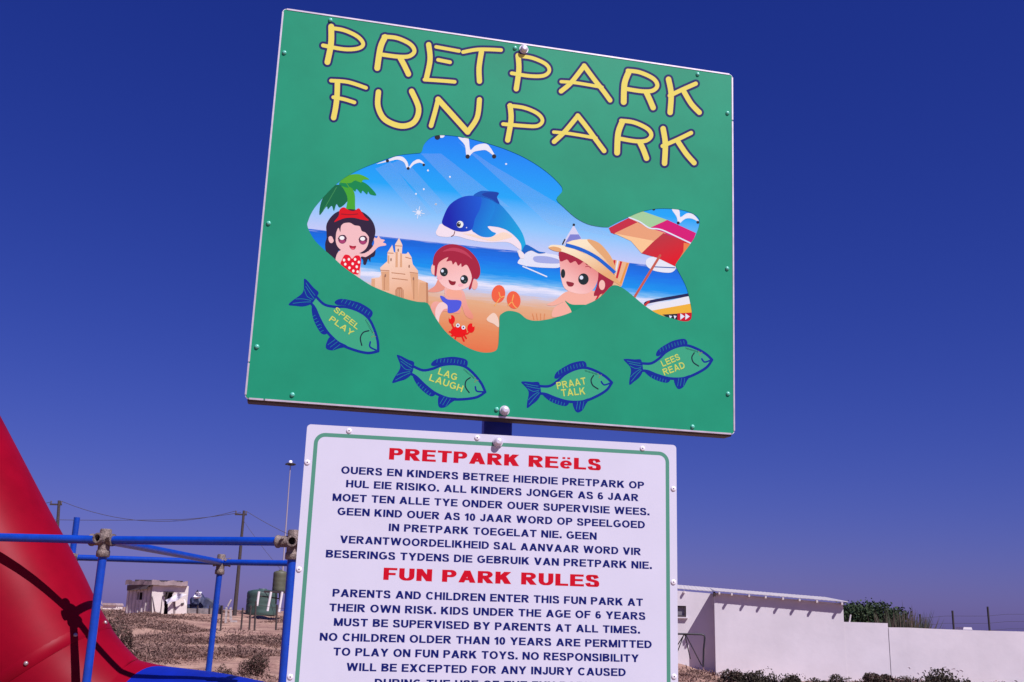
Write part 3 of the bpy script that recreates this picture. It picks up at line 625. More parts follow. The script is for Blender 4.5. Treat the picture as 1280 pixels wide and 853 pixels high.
# title lettering, hand drawn strokes: navy outline under yellow
A_ = Zm(300, 0, 4); B_ = Zm(600, 20, 4)
LET = {
 'P1': (A_, [([(456, 135), (455, 220), (437, 312)], 28), ([(452, 142), (520, 153), (588, 185), (616, 222), (590, 244), (520, 248), (415, 229)], 18)]),
 'R1': (A_, [([(725, 187), (702, 240), (686, 342)], 28), ([(718, 185), (785, 192), (850, 222), (872, 258), (845, 283), (790, 285), (712, 275)], 19), ([(800, 290), (822, 330), (842, 372)], 26)]),
 'E1': (A_, [([(943, 225), (950, 300), (932, 392)], 25), ([(980, 236), (1095, 257)], 16), ([(990, 301), (1050, 313)], 17), ([(922, 400), (1000, 405), (1073, 411)], 17)]),
 'T1': (A_, [([(1115, 262), (1180, 250), (1240, 249), (1305, 252)], 17), ([(1207, 260), (1195, 340), (1197, 408)], 25)]),
 'P2': (B_, [([(190, 200), (194, 270), (181, 366)], 25), ([(190, 201), (262, 212), (328, 242), (346, 275), (318, 300), (250, 302), (158, 288)], 17)]),
 'A1': (B_, [([(405, 378), (455, 335), (520, 252)], 22), ([(520, 250), (570, 318), (615, 375), (650, 423)], 22), ([(405, 330), (480, 336), (610, 358)], 15)]),
 'R2': (B_, [([(744, 280), (722, 340), (718, 432)], 28), ([(738, 275), (800, 284), (866, 315), (886, 350), (862, 375), (810, 378), (735, 367)], 19), ([(830, 382), (848, 420), (865, 460)], 26)]),
 'K1': (B_, [([(942, 318), (955, 390), (950, 484)], 26), ([(948, 400), (1010, 370), (1078, 340)], 20), ([(1018, 378), (1055, 440), (1096, 484)], 24)]),
 'F1': (A_, [([(487, 415), (485, 480), (478, 540), (468, 590)], 26), ([(455, 405), (540, 412), (630, 441)], 17), ([(466, 488), (520, 498), (572, 514)], 17)]),
 'U1': (A_, [([(692, 462), (690, 535), (725, 600), (805, 632), (870, 612), (893, 545), (858, 458)], 26)]),
 'N1': (A_, [([(955, 630), (975, 560), (990, 500)], 22), ([(990, 498), (1060, 575), (1138, 662)], 26), ([(1138, 662), (1185, 590), (1197, 500)], 24)]),
 'P3': (B_, [([(150, 450), (155, 520), (138, 622)], 25), ([(145, 450), (222, 461), (288, 490), (312, 525), (284, 552), (205, 550), (115, 542)], 17)]),
 'A2': (B_, [([(370, 630), (425, 578), (488, 502)], 22), ([(488, 500), (535, 560), (580, 622), (620, 676)], 22), ([(368, 582), (450, 590), (580, 612)], 15)]),
 'R3': (B_, [([(711, 530), (690, 590), (685, 685)], 28), ([(705, 525), (770, 534), (836, 565), (856, 598), (832, 624), (780, 628), (700, 615)], 19), ([(798, 632), (816, 670), (832, 713)], 26)]),
 'K2': (B_, [([(915, 565), (926, 640), (922, 738)], 26), ([(912, 652), (985, 620), (1055, 586)], 19), ([(988, 628), (1030, 690), (1070, 736)], 24)]),
}
navy = K(40, 38, 100); yel = K(232, 212, 122)
pr = Print(GUV)
for nm, (z, sts) in LET.items():
    for i, (pts, w) in enumerate(sts): pr.stroke(z(pts), w / 4 + 5.8, navy, 22 + i)
    for i, (pts, w) in enumerate(sts): pr.stroke(z(pts), w / 4 + .3, yel, 26 + i)
pr.build('title_lettering', gs)

# fish
zF = Zm(600, 390, 4); fnav = K(22, 48, 145); fteal = K(52, 130, 150)
T0, T1 = Vector(zF([(300, 388)])[0]), Vector(zF([(650, 352)])[0])
def fish(tail, nose, words):
    a, b = Vector(tail), Vector(nose); ab = b - a; t01 = T1 - T0; k = ab.length / t01.length * 1.02
    ang = math.atan2(ab.y, ab.x) - math.atan2(t01.y, t01.x); c, s_ = math.cos(ang), math.sin(ang)
    def f(pts):
        out = []
        for p in zF(pts):
            q = Vector(p) - T0; out.append((a.x + k * (q.x * c - q.y * s_), a.y + k * (q.x * s_ + q.y * c)))
        return out
    pr = Print(GUV)
    pr.poly(f([(300, 370), (350, 372), (400, 332), (450, 302), (510, 285), (570, 297), (620, 325), (652, 355), (625, 392), (570, 425), (510, 445), (440, 445), (380, 430), (330, 410), (302, 408)]), K(72, 160, 132), 22)
    pr.poly(f([(207, 352), (228, 349), (262, 352), (292, 352), (300, 372), (304, 408), (288, 440), (262, 462), (237, 480), (236, 455), (244, 410), (238, 388), (222, 370)]), fnav, 23)
    pr.poly(f([(370, 332), (380, 305), (420, 277), (462, 257), (516, 250), (526, 280), (480, 286), (420, 308), (388, 334)]), fnav, 23)
    pr.poly(f([(312, 412), (340, 440), (380, 460), (425, 470), (440, 452), (395, 444), (350, 418)]), fnav, 23)
    pr.poly(f([(462, 452), (468, 485), (484, 502), (508, 490), (524, 462), (542, 432), (505, 442)]), fnav, 23)
    pr.stroke(f([(298, 372), (345, 372), (385, 348), (420, 315), (470, 290), (520, 282), (570, 297), (620, 325), (652, 355)]), 3.2, fnav, 24)
    pr.stroke(f([(652, 355), (625, 392), (570, 425), (510, 447), (440, 448), (380, 432), (330, 412), (302, 408)]), 3.2, fnav, 25)
    for q in ([(290, 372), (262, 368), (225, 360)], [(294, 392), (268, 398), (240, 385)], [(296, 405), (272, 430), (246, 462)], [(298, 385), (270, 380), (235, 372)], [(292, 400), (262, 420), (242, 440)]): pr.stroke(f(q), .7, fteal, 26)
    for i in range(9):
        x = 392 + i * 15; y = 318 - i * 7.2 + i * i * .28; pr.stroke(f([(x, y - 4), (x - 3, y - 20)]), .6, fteal, 26)
    for i in range(6):
        x = 350 + i * 14; y = 432 + i * 4.5; pr.stroke(f([(x, y), (x - 4, y + 14)]), .6, fteal, 26)
    for x in (478, 492, 508): pr.stroke(f([(x + 6, 448), (x, 486)]), .6, fteal, 26)
    pr.stroke(f([(562, 320), (550, 342), (558, 368), (584, 386)]), 1.5, K(25, 35, 60), 26)
    pr.stroke(f([(600, 350), (614, 366), (642, 358)]), 1.9, fnav, 26)
    for i in range(9): pr.stroke(f([(520 + i * 7, 293 + i * 2.2), (523 + i * 7, 300 + i * 2.2)]), .5, K(25, 50, 60), 27)
    for c_ in ((592, 322), (584, 312), (600, 318), (590, 330)): pr.ell(f([c_])[0], .7, .6, K(150, 130, 80), 27, 8)
    o = pr.build('fish_drawing', gs)
    for (txt, l, r_, cap) in words: text_line(txt, l, r_, cap, K(200, 205, 115), 28, GUV, o, 'lettering', kind='thin')

# ------------------------------------------------------------------ block letters (own glyph set)
def arc(cx, cy, rx, ry, a0, a1, n=10): return [(cx + rx * math.cos(R(a0 + (a1 - a0) * i / n)), cy + ry * math.sin(R(a0 + (a1 - a0) * i / n))) for i in range(n + 1)]
def glyphs(t, hf=.8):
    a = t / 2; b = 1 - a; G = {}
    def st(*p): return ('s', list(p))
    def dg(x0, y0, x1, y1, k=1.12): hw = a * k; return ('p', [(x0 - hw, y0), (x0 + hw, y0), (x1 + hw, y1), (x1 - hw, y1)])
    def V(x, y0=0, y1=1): return ('p', [(x - a, y0), (x + a, y0), (x + a, y1), (x - a, y1)])
    h = a * hf
    def Hh(y, x0, x1): return ('p', [(x0, y - h), (x1, y - h), (x1, y + h), (x0, y + h)])
    G['I'] = (t, [V(a)]); G['E'] = (.80, [V(a), Hh(1 - h, 0, .80), Hh(.52, 0, .75), Hh(h, 0, .82)])
    G['F'] = (.76, [V(a), Hh(1 - h, 0, .76), Hh(.5, 0, .68)]); G['L'] = (.75, [V(a), Hh(h, 0, .76)])
    G['T'] = (.84, [V(.42), Hh(1 - h, 0, .84)]); G['H'] = (.86, [V(a), V(.86 - a), Hh(.52, 0, .86)])
    G['N'] = (.88, [V(a), V(.88 - a), dg(a, 1, .88 - a, 0)]); G['M'] = (1.04, [V(a), V(1.04 - a), dg(a * 1.1, 1, .52, 0, .95), dg(1.04 - a * 1.1, 1, .52, 0, .95)])
    G['A'] = (.98, [dg(a * 1.1, 0, .49, 1), dg(.98 - a * 1.1, 0, .49, 1), Hh(.29, .22, .76)]); G['V'] = (.94, [dg(a * 1.1, 1, .47, 0), dg(.94 - a * 1.1, 1, .47, 0)])
    G['W'] = (1.34, [dg(a * 1.1, 1, .37, 0, 1), dg(.67, 1, .37, 0, 1), dg(.67, 1, .97, 0, 1), dg(1.34 - a * 1.1, 1, .97, 0, 1)])
    G['X'] = (.94, [dg(a * 1.2, 1, .94 - a * 1.2, 0, 1.25), dg(.94 - a * 1.2, 1, a * 1.2, 0, 1.25)])
    G['Y'] = (.94, [dg(a * 1.1, 1, .47, .42, 1.15), dg(.94 - a * 1.1, 1, .47, .42, 1.15), V(.47, 0, .46)])
    G['K'] = (.92, [V(a), dg(.90 - a * 1.3, 1, a * 1.3, .33, 1.35), dg(.44, .60, .92 - a * 1.3, 0, 1.3)])
    G['P'] = (.82, [V(a), st((a, 1 - h), (.45, 1 - h), *arc(.46, .70, .36 - a, .30 - h, 85, -85), (.45, .40 + h), (a, .40 + h))])
    G['R'] = (.90, [V(a), st((a, 1 - h), (.48, 1 - h), *arc(.48, .725, .38 - a, .275 - h, 85, -85), (.48, .45 + h), (a, .45 + h)), dg(.44, .46, .90 - a * 1.15, 0, 1.25)])
    G['B'] = (.86, [V(a), st((a, 1 - h), (.46, 1 - h), *arc(.46, .755, .36 - a, .245 - h, 85, -85), (.46, .51 + h), (a, .51 + h)), st((a, .55 - h * .9), (.48, .55 - h * .9), *arc(.48, .28, .38 - a, .275 - h, 85, -85), (.48, h), (a, h))])
    G['D'] = (.90, [V(a), st((a, 1 - h), (.38, 1 - h), *arc(.38, .5, .52 - a, .5 - h, 85, -85), (.38, h), (a, h))])
    G['O'] = (1.0, [('c', arc(.5, .5, .5 - a, .51 - h, 0, 360, 24)[:-1])]); G['0'] = (.70, [('c', arc(.35, .5, .35 - a, .5 - h, 0, 360, 24)[:-1])])
    G['C'] = (.92, [st(*arc(.49, .5, .49 - a, .51 - h, 42, 318, 20))]); G['U'] = (.86, [V(a, .36, 1), V(.86 - a, .36, 1), st((a, .40), *arc(.43, .36, .43 - a, .36 - h, 180, 360, 14), (.86 - a, .40))])
    G['G'] = (.98, [st(*arc(.49, .5, .49 - a, .51 - h, 45, 335, 20)), V(.96 - a, .12, .52), Hh(.47, .52, .96)])
    G['J'] = (.66, [V(.66 - a, .3, 1), st((.66 - a, .36), *arc(.33, .30, .33 - a, .30 - h, 0, -180, 12), (a, .33))])
    G['S'] = (.82, [st((.80 - a, .70), (.74 - a, .84), (.56, 1 - h), (.28, 1 - h), (a + .02, .85), (a + .04, .66), (.24, .57), (.58, .45), (.80 - a, .33), (.80 - a, .16), (.60, h), (.26, h), (a + .02, .16), (a - .02, .31))])
    G['1'] = (.48, [V(.48 - a), st((.30, .90), (.20, .78), (.02, .70))]); G['6'] = (.70, [('c', arc(.35, .32, .35 - a, .32 - h, 0, 360, 20)[:-1]), st((.68 - a, .82), (.42, 1 - h), (.2, .84), (a, .56), (a, .35))])
    G['.'] = (t * 1.1, [('p', [(0, 0), (t * 1.1, 0), (t * 1.1, t * 1.05), (0, t * 1.05)])]); G[' '] = (.34, [])
    e_ = .37
    a, h = min(a, .12), min(h, .08)
    G['ë'] = (.74, [st(*arc(e_, .36, e_ - a, .36 - h, 0, 318, 20)), Hh(.36, .06, .70), ('p', [(.14, .84), (.32, .84), (.32, 1.0), (.14, 1.0)]), ('p', [(.44, .84), (.62, .84), (.62, 1.0), (.44, 1.0)])])
    return G
GL = {}
def text_line(s, left, right, cap, M, lev, uv, parent, name, kind='bold', track=.115):
    """left / right: pixel ends of the base line; cap: letter height in pixels"""
    t = {'bold': .255, 'heavy': .30, 'thin': .19}[kind]; hf = {'bold': .74, 'heavy': .62, 'thin': .95}[kind]
    if kind not in GL: GL[kind] = glyphs(t, hf)
    G = GL[kind]
    if kind == 'thin': track = .16
    tot = sum(G[c][0] for c in s) + track * (len(s) - 1)
    o = Vector(uv(left)); e_ = Vector(uv(right)); ux = (e_ - o); sx = ux.length / tot; ux.normalize(); uy = Vector((-ux.y, ux.x))
    up_ = Vector(uv((left[0] - (cap * .03), left[1] - cap))); sy = abs((up_ - o).dot(uy))
    mb = MB(); x = 0.0
    def T(p, xo): q = o + ux * ((p[0] + xo) * sx) + uy * (p[1] * sy); return (q.x, q.y)
    for c in s:
        w, parts = G[c]
        if c == ' ' and kind == 'heavy': mb.build(name, parent); mb = MB()
        for j, (kd, pts) in enumerate(parts):
            y = -LV * (lev + j * .5)
            if kd == 'p':
                q = [T(p, x) for p in pts]; ar = sum(q[i][0] * q[(i + 1) % 4][1] - q[(i + 1) % 4][0] * q[i][1] for i in range(4))
                mb.add([(a, y, b) for a, b in q], [(0, 1, 2, 3) if ar > 0 else (3, 2, 1, 0)], M)
            else:
                P = [Vector(p) for p in (smooth_curve(pts, False, 3) if c == 'S' else pts)]; n = len(P); Lf = []; Rt = []; cl = kd == 'c'
                for i in range(n):
                    A = P[i - 1] if (cl or i) else P[0]; B = P[(i + 1) % n] if (cl or i < n - 1) else P[-1]
                    tt = (B - A).normalized(); nn = Vector((-tt.y, tt.x))
                    hw = (min(t, .24) if c == 'ë' else t) / 2 * (hf + (1 - hf) * abs(nn.x)); Lf.append(P[i] + nn * hw); Rt.append(P[i] - nn * hw)
                vs = [T(p, x) for p in Lf + Rt]; fs = [(i, i + 1, n + i + 1, n + i) for i in range(n - 1)]
                if cl: fs.append((n - 1, 0, n, 2 * n - 1))
                mb.add([(a, y, b) for a, b in vs], fs, M)
        x += w + track
    return mb.build(name, parent)

zE = Zm(300, 330, 4)
def W2(z, s, l, r_, cap): a, b = z([l, r_]); return (s, a, b, cap)
fish((392.5, 375), (471.3, 437), [W2(zE, 'SPEEL', (466, 236), (584, 330), 9), W2(zE, 'PLAY', (443, 283), (556, 362), 9)])
fish((515.5, 462.5), (604.5, 488.8), [W2(zE, 'LAG', (988, 552), (1080, 585), 9), W2(zE, 'LAUGH', (944, 583), (1108, 642), 9)])
fish((675, 487), (762.5, 478), [W2(zF, 'PRAAT', (387, 388), (532, 362), 9), W2(zF, 'TALK', (408, 424), (527, 413), 9)])
fish((802.5, 458.5), (887.8, 449.5), [W2(zF, 'LEES', (914, 276), (1002, 238), 8.6), W2(zF, 'READ', (922, 319), (1027, 280), 9)])
place_rivets('rivet', rivet_mesh(.0058, .0042, mat('green_rivet', (.10, .50, .36), .3, spec=.8)), [(413, 25.7), (355.5, 66.3), (335.8, 279.5), (321.2, 433.7), (365.5, 493.7), (643.7, 60.5), (872, 93.3), (909.2, 141.8), (908.8, 336), (909.8, 492.5), (865.5, 533.7), (620.8, 512)], GUV, gs)
for o in gs.children:
    if o.name.startswith('rivet'): o.location.y = -LV * 21
for p in ((654.5, 62.5), (630.5, 513.6)): bolt_head('bolt', p, GUV, gs, STEEL)

# ================================================================== WHITE SIGN
ws = empty('park_rules_sign'); ws.matrix_world = WHITE_T
tag(ws, 'white rules sign with red headings and navy text inside a green border', 'sign')
WHITEB = mat('white_board', (.59, .595, .665), .6, noise=.02, scale=6, spec=.15)
panel_mesh('panel', WW, WH, .009, .005, WHITEB, ws, z0=-WH, edge=mat('white_edge', (.7, .68, .72), .5))
mb = MB()
for (c, d) in (((WW / 2, .022, -.02), (WW - .02, .03, .03)), ((WW / 2, .022, -WH + .02), (WW - .02, .03, .03)), ((.022, .022, -WH / 2), (.03, .03, WH - .08)), ((WW - .022, .022, -WH / 2), (.03, .03, WH - .08))): mb.box(c, d, RUSTD)
mb.build('frame', ws)
GB = mat('green_border_ink', (.075, .27, .175), .5, spec=.3)
ins, bw, br = .0185, .0092, .026
o1 = [(a + ins, b - WH + ins) for a, b in rounded(WW - 2 * ins, WH - 2 * ins, br, 0, 8)]
i1 = [(a + ins + bw, b - WH + ins + bw) for a, b in rounded(WW - 2 * (ins + bw), WH - 2 * (ins + bw), br - bw, 0, 8)]
mb = MB(); n = len(o1); mb.add([(a, -.0001, b) for a, b in o1 + i1], [((i + 1) % n, i, i + n, (i + 1) % n + n)[::-1] for i in range(n)], GB); mb.build('border', ws)
red = K(200, 28, 58); nv = K(26, 33, 108)
rules = [('PRETPARK REëLS', (486.1, 574.6), (751.3, 588.3), 14.6, 'heavy'),
 ('OUERS EN KINDERS BETREE HIERDIE PRETPARK OP', (426.2, 592.2), (805.2, 611.4), 9.3, 'bold'),
 ('HUL EIE RISIKO. ALL KINDERS JONGER AS 6 JAAR', (432.3, 609.3), (798, 626.8), 9.3, 'bold'),
 ('MOET TEN ALLE TYE ONDER OUER SUPERVISIE WEES.', (415.4, 626.3), (811.9, 644.5), 9.4, 'bold'),
 ('GEEN KIND OUER AS 10 JAAR WORD OP SPEELGOED', (421.5, 643.9), (806.2, 660.8), 9.4, 'bold'),
 ('IN PRETPARK TOEGELAT NIE. GEEN', (485.7, 664.0), (745.8, 675.0), 9.4, 'bold'),
 ('VERANTWOORDELIKHEID SAL AANVAAR WORD VIR', (424.7, 679.0), (801.1, 694.3), 9.5, 'bold'),
 ('BESERINGS TYDENS DIE GEBRUIK VAN PRETPARK NIE.', (407.0, 697.0), (814.9, 711.6), 9.6, 'bold'),
 ('FUN PARK RULES', (479, 725.0), (749.3, 734.0), 15.3, 'heavy'),
 ('PARENTS AND CHILDREN ENTER THIS FUN PARK AT', (415.4, 746.0), (803.7, 757.9), 9.8, 'bold'),
 ('THEIR OWN RISK. KIDS UNDER THE AGE OF 6 YEARS', (411.3, 764.3), (806.8, 775.1), 9.8, 'bold'),
 ('MUST BE SUPERVISED BY PARENTS AT ALL TIMES.', (417, 782.5), (800.1, 792.4), 9.8, 'bold'),
 ('NO CHILDREN OLDER THAN 10 YEARS ARE PERMITTED', (399.4, 801.0), (814.7, 810.5), 9.9, 'bold'),
 ('TO PLAY ON FUN PARK TOYS. NO RESPONSIBILITY', (416.4, 819.6), (798.5, 828.0), 10, 'bold'),
 ('WILL BE EXCEPTED FOR ANY INJURY CAUSED', (432.7, 838.7), (782.2, 845.5), 10, 'bold'),
 ('DURING THE USE OF THE FUN PARK.', (468.0, 858.6), (745.0, 862.8), 10, 'bold')]
for s, l, r_, cap, kd in rules: text_line(s, l, r_, cap, red if kd == 'heavy' else nv, 3, WUV, ws, 'heading' if kd == 'heavy' else 'text_line', kd)
place_rivets('rivet', rivet_mesh(.0066, .0022, mat('white_rivet', (.78, .76, .78), .35, spec=.6), BLACK), [(436.3, 538.8), (596.4, 547.6), (384.1, 578.3), (803.1, 560.8), (841.7, 611.2), (373.8, 712), (362.8, 846.5), (841.7, 728), (842.5, 846)], WUV, ws)
bolt_head('bolt', (622.3, 553.0), WUV, ws, STEEL)

# post carrying both boards
pp = at(621, 532, 2.735); pz = Hs(pp.x, pp.y)
po = empty('sign_post', (pp.x, pp.y, pz), R(6)); tag(po, 'dark blue square steel post holding up both sign boards', 'post')
mb = MB(); topz = (GREEN_T @ Vector((0, 0, GH))).z - .05
mb.box((0, 0, (topz - pz) / 2 - .15), (.074, .074, topz - pz + .3), POSTB); o = mb.build('pole', po); bevel(o, .004, 2)
mb = MB(); mb.box((0, 0, topz - pz + .003), (.078, .078, .006), POSTB); mb.build('cap', po)
mb = MB(); mb.box((0, 0, .0), (.24, .24, .1), mat('concrete', (.32, .29, .27), .9, noise=.2, scale=20, bump=.4)); mb.build('footing', po)

# ================================================================== CLIMBING FRAME
HP = EYE + .38
J1 = at_z(131, 675.3, HP); J2 = at_z(366.5, 677.3, HP); AL = at_z(-60, 670.2, HP); J0 = at_z(90, 697, HP); J3 = at_z(276, 703, HP); CR = at_z(372, 704.6, HP)
cf = empty('climbing_frame', (J1.x, J1.y, 0)); tag(cf, 'blue painted pipe climbing frame with grey cast clamp fittings', 'climbing frame')
PR = .0245
def part(mb, name, root, lab=None):
    mb.v = [tuple(Vector(p) - root.location) for p in mb.v]; o = mb.build(name, root)
    if lab: o['label'] = lab
    return o
def pipe(pts, name, r=PR):
    mb = MB(); mb.tube(pts, r, PIPE, 20); return part(mb, name, cf)
def low(px, py, Y, z0=-.3):
    return at(px, py, Y)
def post(J, px, py, name='post', top=0.0):
    b = at(px, py, J.y); d = (b - J); k = (J.z + .2) / -d.z; end = J + d * k
    t = J - d.normalized() * top; pipe([t, end], name); return d.normalized()
AL2 = AL + (AL - J1).normalized() * .8
pipe([AL2, J1], 'rail'); J2R = J2 + (J2 - J1).normalized() * .9; pipe([J1, J2], 'rail')
pipe([J0, J3], 'rail', PR); pipe([J3, J3 + (CR - J3) * 2.4], 'rail', PR)
dB = post(J1, 108, 853); dF = post(J3, 259.5, 847); dG = post(J2, 353.5, 853)
E0 = at(96.3, 647, J0.y); dE = (J0 - E0); pipe([E0, J0 + dE * 6.2], 'post')
pipe([J1 + Vector((.0, .02, 0)), J3], 'rail')
back = J2 + Vector((.25, 2.45, 0)); pipe([J2, back], 'rail')
def clamp(J, down, dirs, hole=None, s=1.0, up=.065):
    mb = MB(); dn = Vector(down).normalized()
    mb.tube([J - dn * up * s, J - dn * (up - .008) * s, J + dn * .06 * s], [.029 * s, .034 * s, .034 * s], GALV, 20)
    mb.tube([J + dn * .058 * s, J + dn * .066 * s, J + dn * .095 * s, J + dn * .1 * s], [.034 * s, .039 * s, .039 * s, .033 * s], GALV, 20)
    for d, ln in dirs:
        d = Vector(d).normalized(); mb.tube([J + d * .01, J + d * (ln - .014) * s, J + d * (ln - .012) * s, J + d * ln * s], [.032 * s, .032 * s, .037 * s, .036 * s], GALV, 20)
        q = J + d * ln * .6 * s; mb.tube([q + Vector((0, -.025, .012)) * s, q + Vector((0, -.042, .02)) * s], .009 * s, GALV, 8)
    o = part(mb, 'clamp', cf)
    if hole is not None:
        hv = Vector(hole).normalized(); m2 = MB(); c = J + hv * .045 * s
        m2.ring(c, hv, .021 * s, .031 * s, .05 * s, GALV, 20); m2.tube([c - hv * .01 * s, c - hv * .008 * s], .0205 * s, BLACK, 16)
        q = part(m2, 'socket', cf); q.parent = o; q.matrix_parent_inverse = Matrix.Identity(4)
dr = (J2 - J1).normalized(); dbk = (J3 - J1).normalized()
clamp(J1, dB, [(-dr, .095), (dr, .06)], hole=(-.35, -1, .12), s=1.0)
clamp(J2, dG, [(-dr, .1), (dr, .06)], hole=(.1, -1, .0), s=1.0)
clamp(J3, dF, [(-(J3 - J0), .06), (J3 - J0, .08)], s=1.0)
clamp(J0, dE, [((J3 - J0), .06)], hole=(-1, -.6, .1), s=.8, up=.045)

# ================================================================== SLIDE
REDP = mat('red_plastic', (0.215, 0.0012, 0.011), .42, noise=.16, scale=2.2, bump=.06, bscale=3.0, spec=.07, detail=9)
BLUEP = mat('blue_plastic', (0.003, 0.016, 0.28), .36, noise=.15, scale=6, bump=.06, bscale=10, spec=.55)
def cl(pts):                      # smooth centre line in space
    out = []; n = len(pts)
    for i in range(n - 1):
        p0, p1, p2, p3 = pts[max(i - 1, 0)], pts[i], pts[i + 1], pts[min(i + 2, n - 1)]
        for j in range(6):
            t = j / 6; out.append(0.5 * ((2 * p1) + (p2 - p0) * t + (2 * p0 - 5 * p1 + 4 * p2 - p3) * t * t + (3 * p1 - p0 - 3 * p2 + p3) * t ** 3))
    out.append(pts[-1]); return out
SY = 6.79; SR = .50
def off(p, Y, n):            # centre of the tube below a point of its upper edge; n: direction across the tube
    q = at(p[0], p[1], Y); v = (RT * n[0] - UP * n[1]).normalized(); return q + v * SR
red_c = cl([off((-150, 255), SY + .35, (-.88, .48)), off((-75, 398), SY + .15, (-.885, .465)), off((0, 540), SY, (-.89, .455)), off((51, 638), SY, (-.89, .455)), off((90, 710), SY, (-.89, .455)), off((118, 768), SY, (-.87, .49)),
            off((142, 806), SY, (-.76, .65)), off((166, 831), SY, (-.48, .88)), off((200, 838), SY, (-.1, 1))])
blue_c = cl([off((176, 837), SY, (-.12, 1)), off((224, 842), SY - .1, (-.12, 1)), off((290, 852), SY - .28, (-.14, 1)), off((400, 880), SY - .55, (-.2, 1)), off((540, 930), SY - .9, (-.25, 1))])
sl = empty('tube_slide', (red_c[10].x, red_c[10].y, 0)); tag(sl, 'glossy red plastic tube slide curving down into a blue section', 'slide')
cut = 33
mb = MB(); mb.tube(red_c[:cut + 1], SR, REDP, 64, cap=False); part(mb, 'upper_tube', sl)
mb = MB(); mb.tube(red_c[cut - 1:], [SR * .996] * len(red_c[cut - 1:]), REDP, 64, cap=False); part(mb, 'lower_tube', sl)
t = (red_c[cut + 1] - red_c[cut - 1]).normalized(); c0 = red_c[cut]
mb = MB(); mb.tube([c0 - t * .075, c0 - t * .06, c0 + t * .0, c0 + t * .004], [SR * .998, SR * 1.005, SR * 1.005, SR * .998], REDP, 64, cap=False); part(mb, 'joint_collar', sl)
mb = MB(); mb.tube(blue_c, [SR * 1.015, SR * 1.015, SR * 1.015] + [SR * 1.01] * (len(blue_c) - 3), BLUEP, 64, cap=False)
part(mb, 'lower_chute', sl, 'blue plastic tube section')
a_ = t.cross(Vector((0, 0, 1))).normalized(); b_ = t.cross(a_); scr = None
for i in range(10):
    q = 6.2832 * i / 10 + .39; nrm = a_ * math.cos(q) + b_ * math.sin(q); p = c0 - t * .032 + nrm * SR * 1.004
    mb = MB(); mb.tube([p, p + nrm * .004, p + nrm * .010, p + nrm * .012], [.013, .013, .010, .005], mat('dull_bolt', (.42, .34, .33), .4, metal=.6), 12); part(mb, 'screw', sl)
# steel leg under the slide so that it stands on the ground
mb = MB(); g = red_c[41]; mb.tube([(g.x, g.y, g.z - SR + .01), (g.x, g.y, -.2)], .04, PIPE, 14); part(mb, 'leg', sl)
g = blue_c[-1]; mb = MB(); mb.tube([(g.x, g.y, g.z - SR + .01), (g.x, g.y, -.2)], .04, PIPE, 14); part(mb, 'leg', sl)
g = red_c[2]; mb = MB(); mb.tube([(g.x - .1, g.y + .1, g.z), (g.x - .1, g.y + .1, -.2)], .05, PIPE, 14); part(mb, 'leg', sl)

# ================================================================== RIGHT: HOUSE AND BOUNDARY WALL
YAW = R(-9)
Cn = at(894, 800, 33.0); wd = Vector((math.cos(YAW), math.sin(YAW), 0)); wn = Vector((wd.y, -wd.x, 0))     # wn faces the camera
def wall_pt(px, py, off=0.0):     # point of the vertical wall plane, off metres in front of it
    o = Vector((Cn.x, Cn.y, 0)) + wn * off; d = ray(px, py); return CAM + d * ((o - CAM).dot(wn) / d.dot(wn))
def loc(p): q = Vector(p) - Vector((Cn.x, Cn.y, 0)); return Vector((q.dot(wd), -q.dot(wn), q.z))   # local: x along, y away from the camera
hs = empty('white_house', (Cn.x, Cn.y, 0), YAW); tag(hs, 'long low white plastered house with sloping sheet roof and exposed rafter ends', 'house')
x1 = loc(wall_pt(1054, 760)).x; zt0 = loc(wall_pt(891, 738.5)).z; zt1 = loc(wall_pt(1054, 752)).z
SET = .62; OV = .17
mb = MB()     # projecting block
mb.prism([(0, 0, -.5), (x1, 0, -.5), (x1, 0, zt1 - .06), (0, 0, zt0 - .06)], 4.5, WHITEP); o = mb.build('front_wall', hs)
sl_ = (zt1 - zt0) / x1; xl = -3.2
wl = loc(wall_pt(858, 771, -SET)); wr_ = loc(wall_pt(834, 756.5, -SET))
wx1 = loc(wall_pt(857.6, 764, -SET)).x; wx0 = loc(wall_pt(826, 764, -SET)).x; wz0 = loc(wall_pt(853, 771.5, -SET)).z; wz1 = loc(wall_pt(853, 757.5, -SET)).z
mb = MB()     # set back wall with a real window opening: four pieces round the hole
zt = lambda x: zt0 + sl_ * x - .075
for (a, b, z0_, z1_) in ((xl, wx0, -.5, None), (wx0, wx1, -.5, wz0), (wx0, wx1, wz1, None), (wx1, -.002, -.5, None)):
    mb.prism([(a, SET, z0_), (b, SET, z0_), (b, SET, z1_ if z1_ else zt(b)), (a, SET, z1_ if z1_ else zt(a))], .22, WHITEP)
mb.build('recessed_wall', hs)
DARKW = mat('dark_window_frame', (.05, .035, .035), .6)
mb = MB(); fy = SET + .05; tt = .05
for (c, d) in (((wx0 + tt / 2, fy, (wz0 + wz1) / 2), (tt, .06, wz1 - wz0)), ((wx1 - tt / 2, fy, (wz0 + wz1) / 2), (tt, .06, wz1 - wz0)), (((wx0 + wx1) / 2, fy, wz1 - tt / 2), (wx1 - wx0 - 2 * tt, .058, tt)), (((wx0 + wx1) / 2, fy, wz0 + tt / 2), (wx1 - wx0 - 2 * tt, .058, tt)), (((wx0 + wx1) / 2 - .1, fy, (wz0 + wz1) / 2), (.035, .05, wz1 - wz0 - 2 * tt))): mb.box(c, d, DARKW)
wi = mb.build('window', hs)
mb = MB(); mb.box(((wx0 + wx1) / 2, fy + .035, (wz0 + wz1) / 2), (wx1 - wx0, .006, wz1 - wz0), mat('dusty_glass', (.20, .19, .20), .25, spec=.7)); o = mb.build('pane', wi)
